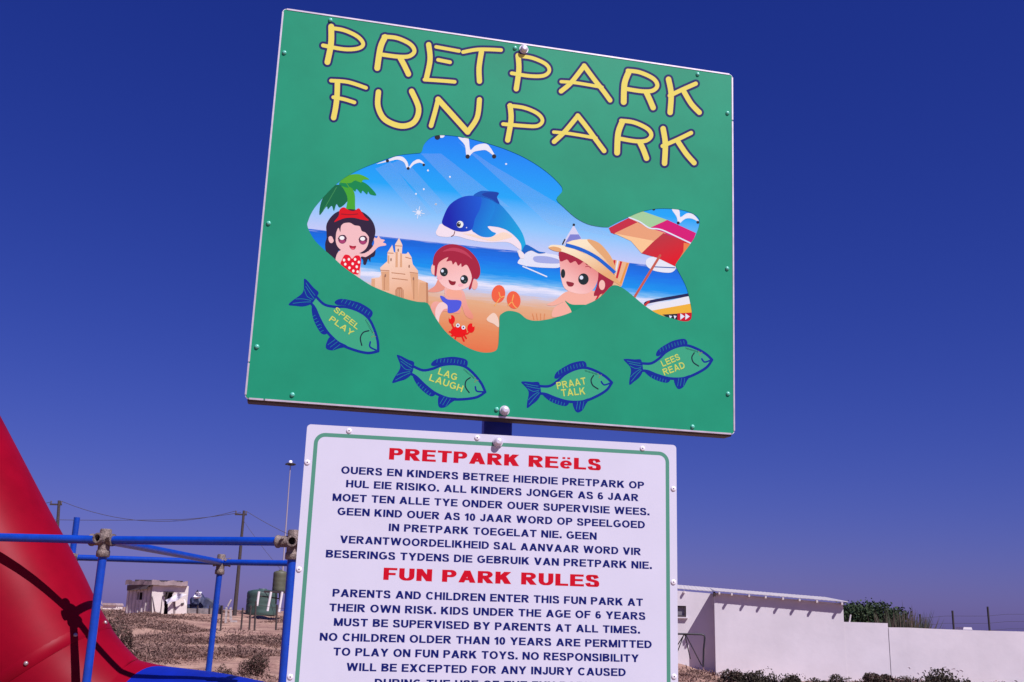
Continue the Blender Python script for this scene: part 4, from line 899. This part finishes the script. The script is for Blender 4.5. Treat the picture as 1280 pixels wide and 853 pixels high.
mb = MB(); mb.box(((wx0 + wx1) / 2, SET - .03, wz0 - .02), (wx1 - wx0 + .1, .10, .035), WHITEP); mb.build('sill', wi)
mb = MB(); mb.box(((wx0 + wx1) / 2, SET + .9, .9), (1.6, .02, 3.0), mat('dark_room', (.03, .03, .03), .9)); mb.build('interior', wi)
ROOFM = mat('roof_sheet', (.50, .46, .44), .6, noise=.12, scale=3)
# corrugated roof sheet, its edge seen from below
mb = MB(); nx = 150; xs = np.linspace(xl, x1 + .13, nx); vs = []; fs = []
for i, x in enumerate(xs):
    w_ = 0.005 * math.sin(x * 2 * math.pi / .125); dzs = zt0 + sl_ * x
    for (yy, dz) in ((-OV if x > -.02 else SET - .025, 0), (5.0, .25)):
        vs.append((x, yy, dzs + dz * 1 + w_)); vs.append((x, yy, dzs + dz + w_ - .016))
for i in range(nx - 1):
    a = i * 4; b = a + 4
    fs += [(a, b, b + 2, a + 2), (a + 1, a + 3, b + 3, b + 1), (a, a + 1, b + 1, b)]
mb.add(vs, fs, ROOFM); mb.build('roof', hs)
mb0 = None
for k_, px in enumerate((899, 914.5, 936, 956.5, 978, 998.5, 1020, 1051)):
    x = loc(wall_pt(px, 745)).x; z = zt0 + sl_ * x - .058
    if mb0 is None:
        mb = MB(); mb.box((0, 0, 0), (.05, .26, .07), mat('rafter_paint', (.68, .62, .58), .8)); mb0 = mb.build('rafter_end', hs); o = mb0
    else: o = mb0.copy(); C.objects.link(o); o.parent = hs
    o.location = (x, -OV / 2 + .0, z - .01)
mb = MB(); mb.box((-.9, SET - .04, zt0 + .9 * -sl_ - .10), (.05, .1, .07), MAT['rafter_paint']); mb.build('rafter_end', hs)
mb = MB(); mb.prism([(-.02, -OV + .03, zt0 - .17), (.03, -OV + .03, zt0 - .17), (.03, -OV + .03, zt0 - .035), (-.02, -OV + .03, zt0 - .035)], SET + .1, WOODP); mb.build('barge_board', hs)

bwall = empty('boundary_wall', (Cn.x, Cn.y, 0), YAW); tag(bwall, 'long white plastered boundary wall stepping down beside the house', 'wall')
xs1 = loc(wall_pt(1111.3, 800)).x; ztA = loc(wall_pt(1056, 777.6)).z; ztB = loc(wall_pt(1111, 779.3)).z; ztC = loc(wall_pt(1112, 784.2)).z; xe = loc(wall_pt(1280, 792)).x; ztD = loc(wall_pt(1280, 790)).z
ext = xe + 6; ztE = ztC + (ztD - ztC) * (ext - xs1) / (xe - xs1)
mb = MB(); mb.prism([(x1 + .003, .012, -.6), (xs1 - .006, .012, -.6), (xs1 - .006, .012, ztB), (x1 + .003, .012, ztA)], .24, WHITEP); mb.build('high_section', bwall)
mb = MB(); nseg = 16; top = [(xs1 + .006 + (ext - xs1) * i / nseg, ztC + (ztE - ztC) * i / nseg + random.uniform(-.008, .008)) for i in range(nseg + 1)]
mb.prism([(top[0][0], 0, -.8), (top[-1][0], 0, -.8)] + [(a, 0, b) for a, b in reversed(top)], .22, WHITEP); mb.build('low_section', bwall)
# faint scratched scrawl on the plaster
mb = MB(); MK = mat('scratch_mark', (.42, .37, .36), .9)
for a, b in (((1178, 835), (1183, 833.5)), ((1184, 836), (1188, 838)), ((1190, 836.5), (1194, 836)), ((1196, 838), (1199, 840)), ((1200, 837.5), (1204, 839.5)), ((1136, 834), (1138, 836)), ((1147, 841), (1149, 843))):
    p, q = loc(wall_pt(*a, .004)), loc(wall_pt(*b, .004)); mb.tube([p, (p + q) / 2 + Vector((0, 0, .012)), q], .007, MK, 5)
mb.build('scratch', bwall)
# short pipe stub on the high wall
mb = MB(); p = loc(wall_pt(1062, 778)); q = loc(wall_pt(1064, 768.5)); mb.tube([(p.x, .1, p.z - .05), (q.x, .1, q.z)], .022, mat('pvc', (.6, .55, .55), .6), 8); o = mb.build('vent_stub', bwall)

# bent pipe stand before the set back wall
bf = empty('pipe_stand', tuple(at(866, 815, 32.3))); tag(bf, 'black bent pipe stand with splayed legs against the shaded wall', 'pipe stand')
DK = mat('black_pipe', (.02, .018, .022), .5)
YS = 32.35
mb = MB(); mb.tube([at(*p, YS) for p in ((836, 792.4), (860, 792.8), (877, 793.2), (880.3, 794.5), (881, 798), (879.6, 812), (879, 834))], .028, DK, 8); part(mb, 'top_rail', bf)
for a, b in (((855.5, 793), (846, 808)), ((856, 793.3), (863, 824)), ((857, 793.3), (877, 832)), ((855, 793.3), (840, 833))): mb = MB(); mb.tube([at(*a, YS), at(*b, YS + .1)], .016, DK, 6); part(mb, 'leg', bf)

# vegetation on the right
bush(1046, 1122, 751.5, 39, GREENB, 'dense dark green bush rising behind the white wall beside the house roof', n=15000, dens=.026, depth=1.2, zbase=-.1, hedge=True)
def reeds(px0, px1, Y):
    a = at(px0, 784, Y); b = at(px1, 784, Y); cx = (a.x + b.x) / 2; root = empty('reed_clump', (cx, Y, 0)); tag(root, 'spiky brown reed clump sticking up behind the boundary wall', 'reeds')
    mb = MB(); ms = [mat('reed_brown', (.085, .058, .042), .9), mat('reed_dark', (.05, .045, .03), .9), mat('reed_green', (.045, .055, .03), .9)]
    for i in range(420):
        bx = random.gauss(-.25, .36); by = random.uniform(-.4, .4); h = max(1.0, random.gauss(1.95, .26) - abs(bx + .2) * .25) ; ln = random.gauss(.12, .22) + (bx + .25) * .55
        p0 = Vector((bx, by, .3)); p2 = Vector((bx + ln, by + random.uniform(-.2, .2), h)); p1 = (p0 + p2) / 2 + Vector((-.12 * ln, 0, .06)); w = Vector((random.uniform(.015, .03), random.uniform(-.02, .02), 0))
        mb.add([p0 - w, p0 + w, p1 + w, p1 - w, p2], [(0, 1, 2, 3), (3, 2, 4)], ms[i % 3])
    for (dx, h) in ((-.38, 2.35), (.62, 2.2), (.1, 2.2), (.95, 1.75)):
        for k in range(10):
            p0 = Vector((dx * .6 + random.uniform(-.05, .05), 0, .5)); p2 = Vector((dx + random.uniform(-.07, .07), random.uniform(-.1, .1), h * random.uniform(.85, 1)));w = Vector((.02, 0, 0)); p1 = (p0 + p2) / 2
            mb.add([p0 - w, p0 + w, p1 + w * 1.2, p1 - w * 1.2, p2], [(0, 1, 2, 3), (3, 2, 4)], ms[k % 3])
    mb.build('reed_blades', root); return root
reeds(1112, 1160, 37.5)
labs = [(903, 931, 837.5, 29.6, 'leftmost low brown bush at the foot of the house wall'), (928, 948, 839, 29.2, 'small rounded bush at the house wall foot, second from the left'),
        (941, 966, 836.5, 29.4, 'round olive bush below the fourth rafter end at the house wall'), (967, 999, 840.5, 29.4, 'dark green bush at the foot of the house wall near its middle'),
        (1008, 1040, 846.5, 28.6, 'flat low bush below the right end of the house'), (1036, 1062, 845, 28.4, 'small dark bush where house and boundary wall meet'),
        (1068, 1122, 839.5, 28.2, 'wide peaked brown bush before the step in the boundary wall'), (1118, 1146, 848, 27.6, 'flat brown bush between the two peaked bushes by the wall'),
        (1143, 1208, 838, 27.2, 'large peaked dark bush at the foot of the low boundary wall'), (1204, 1250, 858, 26.5, 'low brown bush at the lower right corner by the wall')]
for (a, b, t_, Y, lb) in labs: bush(a - 7, b + 7, t_ - 3, Y, DARKB if 'brown' not in lb else DARKB[:2] + [SCRUB[2]], lb, n=3600, dens=.042, group='bushes along the foot of the white walls')

# fence beyond the wall
fn = empty('wire_fence', tuple(at(1235, 800, 46))); fn.location.z = 0; tag(fn, 'wire fence on dark thin posts far behind the boundary wall', 'fence')
BP = mat('dark_post', (.03, .026, .03), .8); YF = 46
for px, t_ in ((1190.5, 763.5), (1234.5, 758.5), (1284, 762), (1335, 764), (1150, 768)):
    p = at(px, t_, YF); mb = MB(); mb.tube([(p.x, p.y, -.1), tuple(p)], .045, BP, 8); part(mb, 'post', fn)
for dz in (.15, .45, .75):
    a = at(1130, 768, YF); b = at(1335, 762, YF); mb = MB(); mb.tube([a + (b - a) * k / 8 - Vector((0, 0, dz + .03 * math.sin(k * 2.1))) for k in range(9)], .006, BP, 5); part(mb, 'wire', fn)
wr2 = at(1205, 790, 140); o = empty('distant_cabin', (wr2.x, 140, Hs(wr2.x, 140))); tag(o, 'tiny pale distant roof showing just above the boundary wall', 'building')
rz_ = at(1205, 784.2, 140).z
mb = MB(); mb.box((0, 0, (rz_ - o.location.z) / 2 - .3), (1.1, 2.0, rz_ - o.location.z - .4), WHITEP); mb.build('wall', o)
mb = MB(); mb.prism([(-.6, -1.2, rz_ - o.location.z - .3), (.6, -1.2, rz_ - o.location.z - .3), (.5, -1.2, rz_ - o.location.z), (-.5, -1.2, rz_ - o.location.z)], 2.4, mat('pale_roof', (.7, .68, .7), .6)); mb.build('roof', o)

# ================================================================== LEFT BACKGROUND
def ground_pt(px, Y): p = at(px, 770, Y); return Vector((p.x, Y, Hs(p.x, Y)))
YD = 70.0
# ruined white shed
sc = at(187, 768, YD); gz = Hs(sc.x, YD)
sh = empty('white_shed', (sc.x, YD, gz)); tag(sh, 'small derelict white shed with sagging sheet roof and broken openings', 'shed')
SHW = mat('shed_plaster', (.78, .70, .62), .9, noise=.07, scale=1.2, bump=.2); SHG = mat('shed_shaded_wall', (.60, .53, .50), .9, noise=.15, scale=1.5)  # second tone is greyer: shade of the side wall put into its colour
def L_(px, py, Y=YD): q = at(px, py, Y); return Vector((q.x - sc.x, Y - YD, q.z - gz))
zb = -.5
ztop = L_(187, 731.5).z; xr = L_(235.5, 731).x; ybk = 1.6; xlft = L_(159.5, 737, YD + ybk).x
mb = MB()   # front wall pieces round a doorway
dx0, dx1, dzt = L_(206.5, 740).x, L_(216, 740).x, L_(210, 739.5).z
for (a, b, z0_, z1_) in ((0, dx0, zb, ztop), (dx0, dx1, dzt, ztop), (dx1, xr, zb, ztop)): mb.prism([(a, 0, z0_), (b, 0, z0_), (b, 0, z1_), (a, 0, z1_)], .15, SHW)
mb.build('front_wall', sh)
mb = MB(); p0, p1 = Vector((0, .152, 0)), Vector((xlft, ybk, 0)); ztl = L_(160, 737.5, YD + ybk).z
wz_a, wz_b = L_(173, 750, YD + .8).z, L_(173, 740.5, YD + .8).z
def Q(u, z): p = p0.lerp(p1, u); return (p.x, p.y, z)
for (a, b, z0_, z1_) in ((0, .38, zb, None), (.38, .60, zb, wz_a), (.38, .60, wz_b, None), (.60, 1, zb, None)):
    tz = lambda u: ztop - .05 + (ztl - ztop) * u
    mb.prism([Q(a, z0_), Q(b, z0_), Q(b, z1_ or tz(b)), Q(a, z1_ or tz(a))][::-1], .15, SHG, axis=Vector((.3, 1, 0)))
for k in range(7): q = p0.lerp(p1, .08 + k * .14); mb.box((q.x - .01, q.y - .02, 1.0), (.04, .05, 2.2), SHG)
mb.build('side_wall', sh)
mb = MB(); mb.box((xlft * .4 + .4, 2.6, 1.0), (3.2, .1, 2.6), mat('dark_inside', (.04, .03, .03), .9)); mb.build('back_wall', sh)
RS = mat('rusty_sheet', (.36, .27, .26), .8, noise=.25, scale=2)
mb = MB(); nx = 60; vs = []; fs = []; Zt = L_(187, 726).z
for i in range(nx + 1):
    u = i / nx; x = xlft - .15 + (xr + .18 - xlft) * u; w_ = .05 * math.sin(u * 26) + random.uniform(-.03, .03)
    yl = ybk * max(0, 1 - (x - xlft) / -xlft) if x < 0 else 0
    vs += [(x, yl - .25, Zt + w_), (x, yl - .25, ztop - .02 + w_ * .3 + .02), (x - 1.1, yl + 3, Zt + .05 + w_), (x - 1.1, yl + 3, ztop + .1)]
for i in range(nx):
    a = i * 4; b = a + 4; fs += [(a, b, b + 2, a + 2), (a, a + 1, b + 1, b), (a + 1, a + 3, b + 3, b + 1)]
mb.add(vs, fs, RS); mb.build('roof', sh)
mb = MB(); mb.prism([L_(158.5, 738.5, YD + ybk - .2), L_(159, 731.5, YD + ybk - .3), L_(187, 731, YD - .12), L_(183, 736.5, YD - .05)], .06, mat('eave_shade', (.10, .07, .07), .9)); mb.build('shaded_eave', sh)  # dark strip: shade of the roof overhang painted as colour
for (a, b, c_) in (((189.5, 741), (187, 767), (190, 767.5)), ((190.5, 745), (193.5, 768), (194.7, 767.5)), ((203.3, 744), (200.5, 767), (201.2, 767.2))):
    mb = MB(); mb.prism([L_(*a, YD - .05), L_(*b, YD - .05), L_(*c_, YD - .05)], .03, mat('dark_crack', (.07, .05, .055), .9)); mb.build('broken_gap', sh)
mb = MB(); mb.prism([L_(204.5, 739.5, YD - .06), L_(217, 739.5, YD - .06), L_(217, 741, YD - .06), L_(204.5, 740.7, YD - .06)], .05, WOODP); mb.build('lintel', sh)
mb = MB(); mb.tube([L_(205, 743, YD - .08), L_(208, 750, YD - .08), L_(210.5, 739.5, YD - .08)], .06, WOODP, 6); mb.build('broken_plank', sh)
lw = empty('low_white_wall', tuple(at(220, 771, YD - 1.5))); lw.location.z = Hs(lw.location.x, YD - 1.5); tag(lw, 'low crumbling white wall stub standing before the right end of the shed', 'wall')
def Lp(px, py, Y): return at(px, py, Y)
mb = MB(); mb.prism([Lp(209.5, 773.5, YD - 1.5), Lp(231.5, 773, YD - 1.5), Lp(232, 757, YD - 1.5), Lp(229.5, 749, YD - 1.5), Lp(210, 750.5, YD - 1.5)], .3, SHW); part(mb, 'wall_face', lw)
mb = MB(); mb.prism([Lp(216.5, 752, YD - 1.53), Lp(219.5, 752, YD - 1.53), Lp(219, 771, YD - 1.53), Lp(217, 771, YD - 1.53)], .02, mat('dusk_gap', (.3, .24, .22), .9)); part(mb, 'recess', lw)
mb = MB(); mb.prism([Lp(226, 754.5, YD - 1.54), Lp(230, 753.5, YD - 1.54), Lp(229.5, 756.5, YD - 1.54), Lp(226.5, 757.2, YD - 1.54)], .02, MAT['dark_crack']); part(mb, 'hole', lw)
# draped white cloth
def cloth(name, corners, Y, M, label, cat, n=10, amp=.12):
    a, b, c_, d = [at(*p, Y) for p in corners]; root = empty(name, tuple((a + b + c_ + d) / 4)); root.location.z = (a + b + c_ + d).z / 4; tag(root, label, cat)
    mb = MB(); vs = []
    for i in range(n + 1):
        for j in range(n + 1):
            u, v = i / n, j / n; p = a.lerp(b, u).lerp(d.lerp(c_, u), v); p.y += amp * math.sin(u * 9 + v * 4) + .1 * amp * random.random(); p.z += amp * .3 * math.sin(u * 7 + 1); vs.append(p)
    vs += [p + Vector((0, .03, 0)) for p in vs]; k = (n + 1) ** 2; fs = []
    for i in range(n):
        for j in range(n): q = i * (n + 1) + j; f = (q, q + n + 1, q + n + 2, q + 1); fs += [f, tuple(k + w for w in reversed(f))]
    mb.add(vs, fs, M, True); part(mb, 'sheet', root); return root
CLW = mat('white_cloth', (.74, .72, .78), .85, noise=.06, scale=3)
cloth('white_sheet', [(206.5, 751), (222, 742), (233, 744), (209, 756)], YD - 1.9, CLW, 'crumpled white sheet draped over the stub wall beside the shed', 'sheet')
# blue scrap heap and its white sheet
def heap(px0, px1, top, Y, M, label, name, cat):
    a = at(px0, top, Y); b = at(px1, top, Y); cx = (a.x + b.x) / 2; w = (b.x - a.x) / 2; g_ = Hs(cx, Y); h = a.z - g_
    root = empty(name, (cx, Y, g_)); tag(root, label, cat); bm = bmesh.new(); bmesh.ops.create_icosphere(bm, subdivisions=4, radius=1)
    ph = [random.uniform(0, 6) for _ in range(6)]
    for v in bm.verts:
        n_ = 1 + .18 * math.sin(v.co.x * 5 + ph[0]) + .14 * math.sin(v.co.y * 7 + v.co.z * 4 + ph[1]) + .12 * math.sin(v.co.x * 11 + v.co.z * 9 + ph[2])
        v.co = Vector((v.co.x * w * n_, v.co.y * w * .6, max(-.1, (abs(v.co.z) ** .8 * (1 if v.co.z > 0 else -1)) * h * n_ * .92)))
    me = bpy.data.meshes.new('covering'); bm.to_mesh(me); bm.free(); me.materials.append(M)
    put(bpy.data.objects.new('covering', me), root); return root
NB = mat('navy_tarp', (.020, .025, .065), .6, noise=.5, scale=3, bump=.6, bscale=5)
heap(233, 271, 743, YD + 2, NB, 'dark navy tarpaulin heap to the right of the derelict shed', 'tarpaulin_heap', 'tarpaulin')
cloth('white_rag', [(241, 750), (244, 741), (252, 741), (252, 748)], YD - .3, CLW, 'white rag hanging over the navy tarpaulin heap', 'rag', amp=.15)
gw2 = empty('grey_fence_screen', tuple(at(260, 765, YD))); gw2.location.z = Hs(gw2.location.x, YD); tag(gw2, 'low grey mesh screen fence between the shed and the telegraph pole', 'fence')
GS = mat('grey_screen', (.23, .20, .19), .9, noise=.25, scale=4)
for a, b in ((233, 247), (247.3, 262), (262.3, 276)):
    mb = MB(); mb.prism([Lp(a, 768, YD - .6), Lp(b, 768.6, YD - .6), Lp(b, 761, YD - .6), Lp(a, 760.5, YD - .6)], .05, GS); part(mb, 'screen_panel', gw2)
for px in (233, 247, 262, 276): mb = MB(); mb.tube([Lp(px, 770, YD - .65), Lp(px + .4, 757, YD - .65)], .04, WOODP, 6); part(mb, 'post', gw2)

# telegraph poles and wires
def tele(px, ptop, pbase, Y, r0, label):
    t_ = at(px, ptop, Y); g_ = Hs(t_.x, Y); root = empty('telegraph_pole', (t_.x, Y, g_)); tag(root, label, 'pole', 'wooden telegraph poles')
    b = at(pbase[0], pbase[1], Y); d = (b - t_); end = t_ + d * ((t_.z - g_ + .3) / -d.z)
    mb = MB(); mb.tube([t_, end], [r0 * .7, r0 * 1.3], WOODP, 10); part(mb, 'pole', root)
    mb = MB(); mb.box(t_ + Vector((-.18, 0, -.25)), (.75, .10, .10), WOODP); part(mb, 'crossarm', root)
    for dx in (-.5, .15): mb = MB(); mb.tube([t_ + Vector((dx, 0, -.2)), t_ + Vector((dx, 0, -.03))], [.04, .05], mat('insulator', (.12, .1, .1), .4), 8); part(mb, 'insulator', root)
    return root, t_
p1, tp1 = tele(305, 638.5, (293.5, 765), 68, .105, 'tall wooden telegraph pole between the shed and the water tanks')
p0_, tp0 = tele(74, 626, (69, 700), 68, .12, 'wooden telegraph pole with crossarm beside the red slide')
wr = empty('power_line', tuple(tp1)); tag(wr, 'thin sagging power lines strung between the telegraph poles', 'cable')
def wire(a, b, sag, r=.018):
    mb = MB(); mb.tube([a.lerp(b, k / 16) - Vector((0, 0, sag * 4 * (k / 16) * (1 - k / 16))) for k in range(17)], r, mat('wire', (.06, .05, .07), .7), 5); part(mb, 'wire', wr)
wire(tp0 + Vector((.15, 0, -.03)), tp1 + Vector((-.5, 0, -.03)), .95); wire(at(-60, 646, 66), at(228, 649.5, 68), .12); wire(at(228, 649.5, 68), tp1 + Vector((-.18, 0, -.12)), .05)
wire(tp1 + Vector((.15, 0, -.03)), at(470, 700, 68), .5); wire(tp0 + Vector((-.5, 0, -.1)), at(-60, 632, 68), .3)
# guy wire
wire(tp1 + Vector((0, 0, -.6)), at(352, 713, 66), .1, .012)

# floodlight mast
mt = at(363.2, 580.5, 120); mg = Hs(mt.x, 120); ms_ = empty('floodlight_mast', (mt.x, 120, mg)); tag(ms_, 'tall thin floodlight mast rising beside the white sign', 'light mast')
mb = MB(); b = at(354.6, 697.5, 120); d = b - mt; mb.tube([mt, mt + d * ((mt.z - mg + .3) / -d.z)], [.05, .13], mat('mast_grey', (.30, .26, .30), .6), 8); part(mb, 'mast', ms_)
mb = MB(); mb.tube([mt + Vector((0, 0, -.15)), mt + Vector((0, 0, .0)), mt + Vector((0, 0, .12))], [.28, .55, .45], BP, 12); part(mb, 'lamp_ring', ms_)
for k in range(6):
    q = k * 1.0472; c_ = mt + Vector((.48 * math.cos(q), .48 * math.sin(q), -.02)); mb = MB(); mb.box(c_, (.22, .22, .14), BP); part(mb, 'floodlight', ms_)
mb = MB(); mb.tube([mt + Vector((.04, -.3, .1)), mt + Vector((.04, -.3, .33)), mt + Vector((.04, -.3, .4))], [.20, .20, .08], mat('mast_dome', (.85, .85, .88), .3), 12); part(mb, 'dome', ms_)

# water tanks
GTK = mat('dark_green_tank', (.045, .085, .068), .55, noise=.15, scale=2); OTK = mat('olive_tank', (.085, .088, .052), .6, noise=.12, scale=3)
def tank(px0, px1, ptop, pbot, Y, M, label, name='water_tank', ribs=4, ground=False):
    a = at(px0, pbot, Y); b = at(px1, pbot, Y); t_ = at((px0 + px1) / 2, ptop, Y); cx = (a.x + b.x) / 2; r_ = (b.x - a.x) / 2
    z0_ = Hs(cx, Y) - .05 if ground else a.z; h = t_.z - z0_; root = empty(name, (cx, Y, z0_)); tag(root, label, 'water tank')
    mb = MB(); prof = []
    for i in range(ribs * 4 + 1):
        u = i / (ribs * 4); prof.append((r_ * (1 - .018 * (i % 4 == 0)), h * .88 * u))
    prof += [(r_ * .93, h * .93), (r_ * .6, h * .98), (r_ * .3, h)]
    mb.tube([(0, 0, z) for _, z in prof], [q for q, _ in prof], M, 28); mb.build('tank_body', root)
    mb = MB(); mb.tube([(0, 0, h - .01), (0, 0, h + .05)], [r_ * .28, r_ * .26], M, 16); mb.build('lid', root); return root
tank(307.5, 345, 737, 763, 71, GTK, 'squat dark green water tank standing on the ground', ground=True)
tank(340.2, 357.6, 713.5, 738.5, 68, OTK, 'smaller olive water tank raised on a white legged stand')
st = empty('tank_stand', tuple(at(339, 760, 68))); st.location.z = Hs(st.location.x, 68); tag(st, 'dark platform on slanting white legs carrying the olive tank', 'tank stand')
mb = MB(); a = at(330, 738.3, 67.4); b = at(363, 739.5, 67.4); mb.prism([a, b, b - Vector((0, 0, .12)), a - Vector((0, 0, .12))], 1.2, RUSTD); part(mb, 'platform', st)
WL = mat('white_leg', (.70, .66, .64), .8)
for (a, b) in (((323.8, 739.5), (321.3, 757.5)), ((338.8, 740), (334.3, 764)), ((352.8, 740), (348.5, 765)), ((362, 740), (359, 766))):
    mb = MB(); mb.tube([at(*a, 67.3), at(*b, 67.3)], .075, WL, 10); part(mb, 'leg', st)
for (a, b) in (((324, 745), (352, 749)), ((345, 741), (345, 755)), ((349.5, 741), (349.5, 752))): mb = MB(); mb.tube([at(*a, 67.9), at(*b, 67.9)], .04, RUSTD, 6); part(mb, 'brace', st)
# fence posts in front of the tanks
pf = empty('post_fence', tuple(at(312, 780, 50))); pf.location.z = Hs(pf.location.x, 50); tag(pf, 'row of thin wooden fence posts with slack wires before the water tanks', 'fence')
tops = []
for (px, t_, b_, Y) in ((278, 757, 778, 54), (303.5, 760, 777, 54), (313.5, 757, 781, 52), (320, 752, 783, 50), (346.5, 756, 785, 50), (366, 758, 786, 50)):
    p = at(px, t_, Y); q = at(px - 1.4, b_, Y); g_ = Hs(q.x, Y); mb = MB(); mb.tube([p, (q.x, Y, min(q.z, g_ + .1) - .3)], .045, WOODP, 7); part(mb, 'post', pf); tops.append(p)
for dz in (.15, .5):
    mb = MB(); mb.tube([p - Vector((0, 0, dz)) for p in tops], .008, WOODP, 4); part(mb, 'wire', pf)
# pale broken posts and leaning boards
db = empty('scrap_boards', tuple(at(285, 778, 56))); db.location.z = Hs(db.location.x, 56); tag(db, 'pale weathered boards propped upright left of the telegraph pole', 'boards')
PB = mat('pale_board', (.42, .37, .34), .9, noise=.2, scale=4)
for (q) in ([(282, 759), (284.2, 759), (282.8, 779), (280.6, 779)], [(287, 760), (289, 759), (289.6, 775), (286.8, 775)], [(284, 757), (288.5, 749), (289.2, 751), (285, 759)], [(288, 775.5), (296, 776), (296, 778), (288, 778)]):
    mb = MB(); mb.prism([at(*p, 56) for p in q], .08, PB); part(mb, 'board', db)
# brown bushes on the left
for (a, b, t_, Y, lb) in ((120, 170, 757, 27, 'large dry brown bush beside the edge of the red slide'), (150, 172, 776, 30, 'small dry bush just right of the large brown bush'),
                         (218, 240, 832, 23, 'green tinged little bush right above the blue chute'), (266, 296, 826, 24, 'low dry bush next to the foot of the rear blue post'), (300, 346, 812, 27, 'wide dry bush between the two right hand blue posts'),
                         (250, 262, 836, 23, 'tiny weed clump left of the rear blue post')):
    bush(a, b, t_, Y, [SCRUB[2], DARKB[1], SCRUB[0]], lb, n=5200, dens=.03, cat='shrub')
for (a, b, t_, Y, lb) in ((112, 122, 750.5, 150, 'distant white roofed hut on the skyline by the slide edge'), (133, 150, 754, 190, 'long low distant building on the skyline left of the shed')):
    p = at(a, t_, Y); q = at(b, t_, Y); g_ = Hs(p.x, Y); root = empty('distant_house', ((p.x + q.x) / 2, Y, g_)); tag(root, lb, 'house')
    w = q.x - p.x; h = max(.8, p.z - g_); mb = MB(); mb.box((0, 0, h * .3), (w, 3, h * .7), SHW); mb.build('wall', root)
    mb = MB(); mb.prism([(-w * .55, -1.8, h * .65), (w * .55, -1.8, h * .65), (w * .45, -1.8, h), (-w * .45, -1.8, h)], 3.6, RS); mb.build('roof', root)
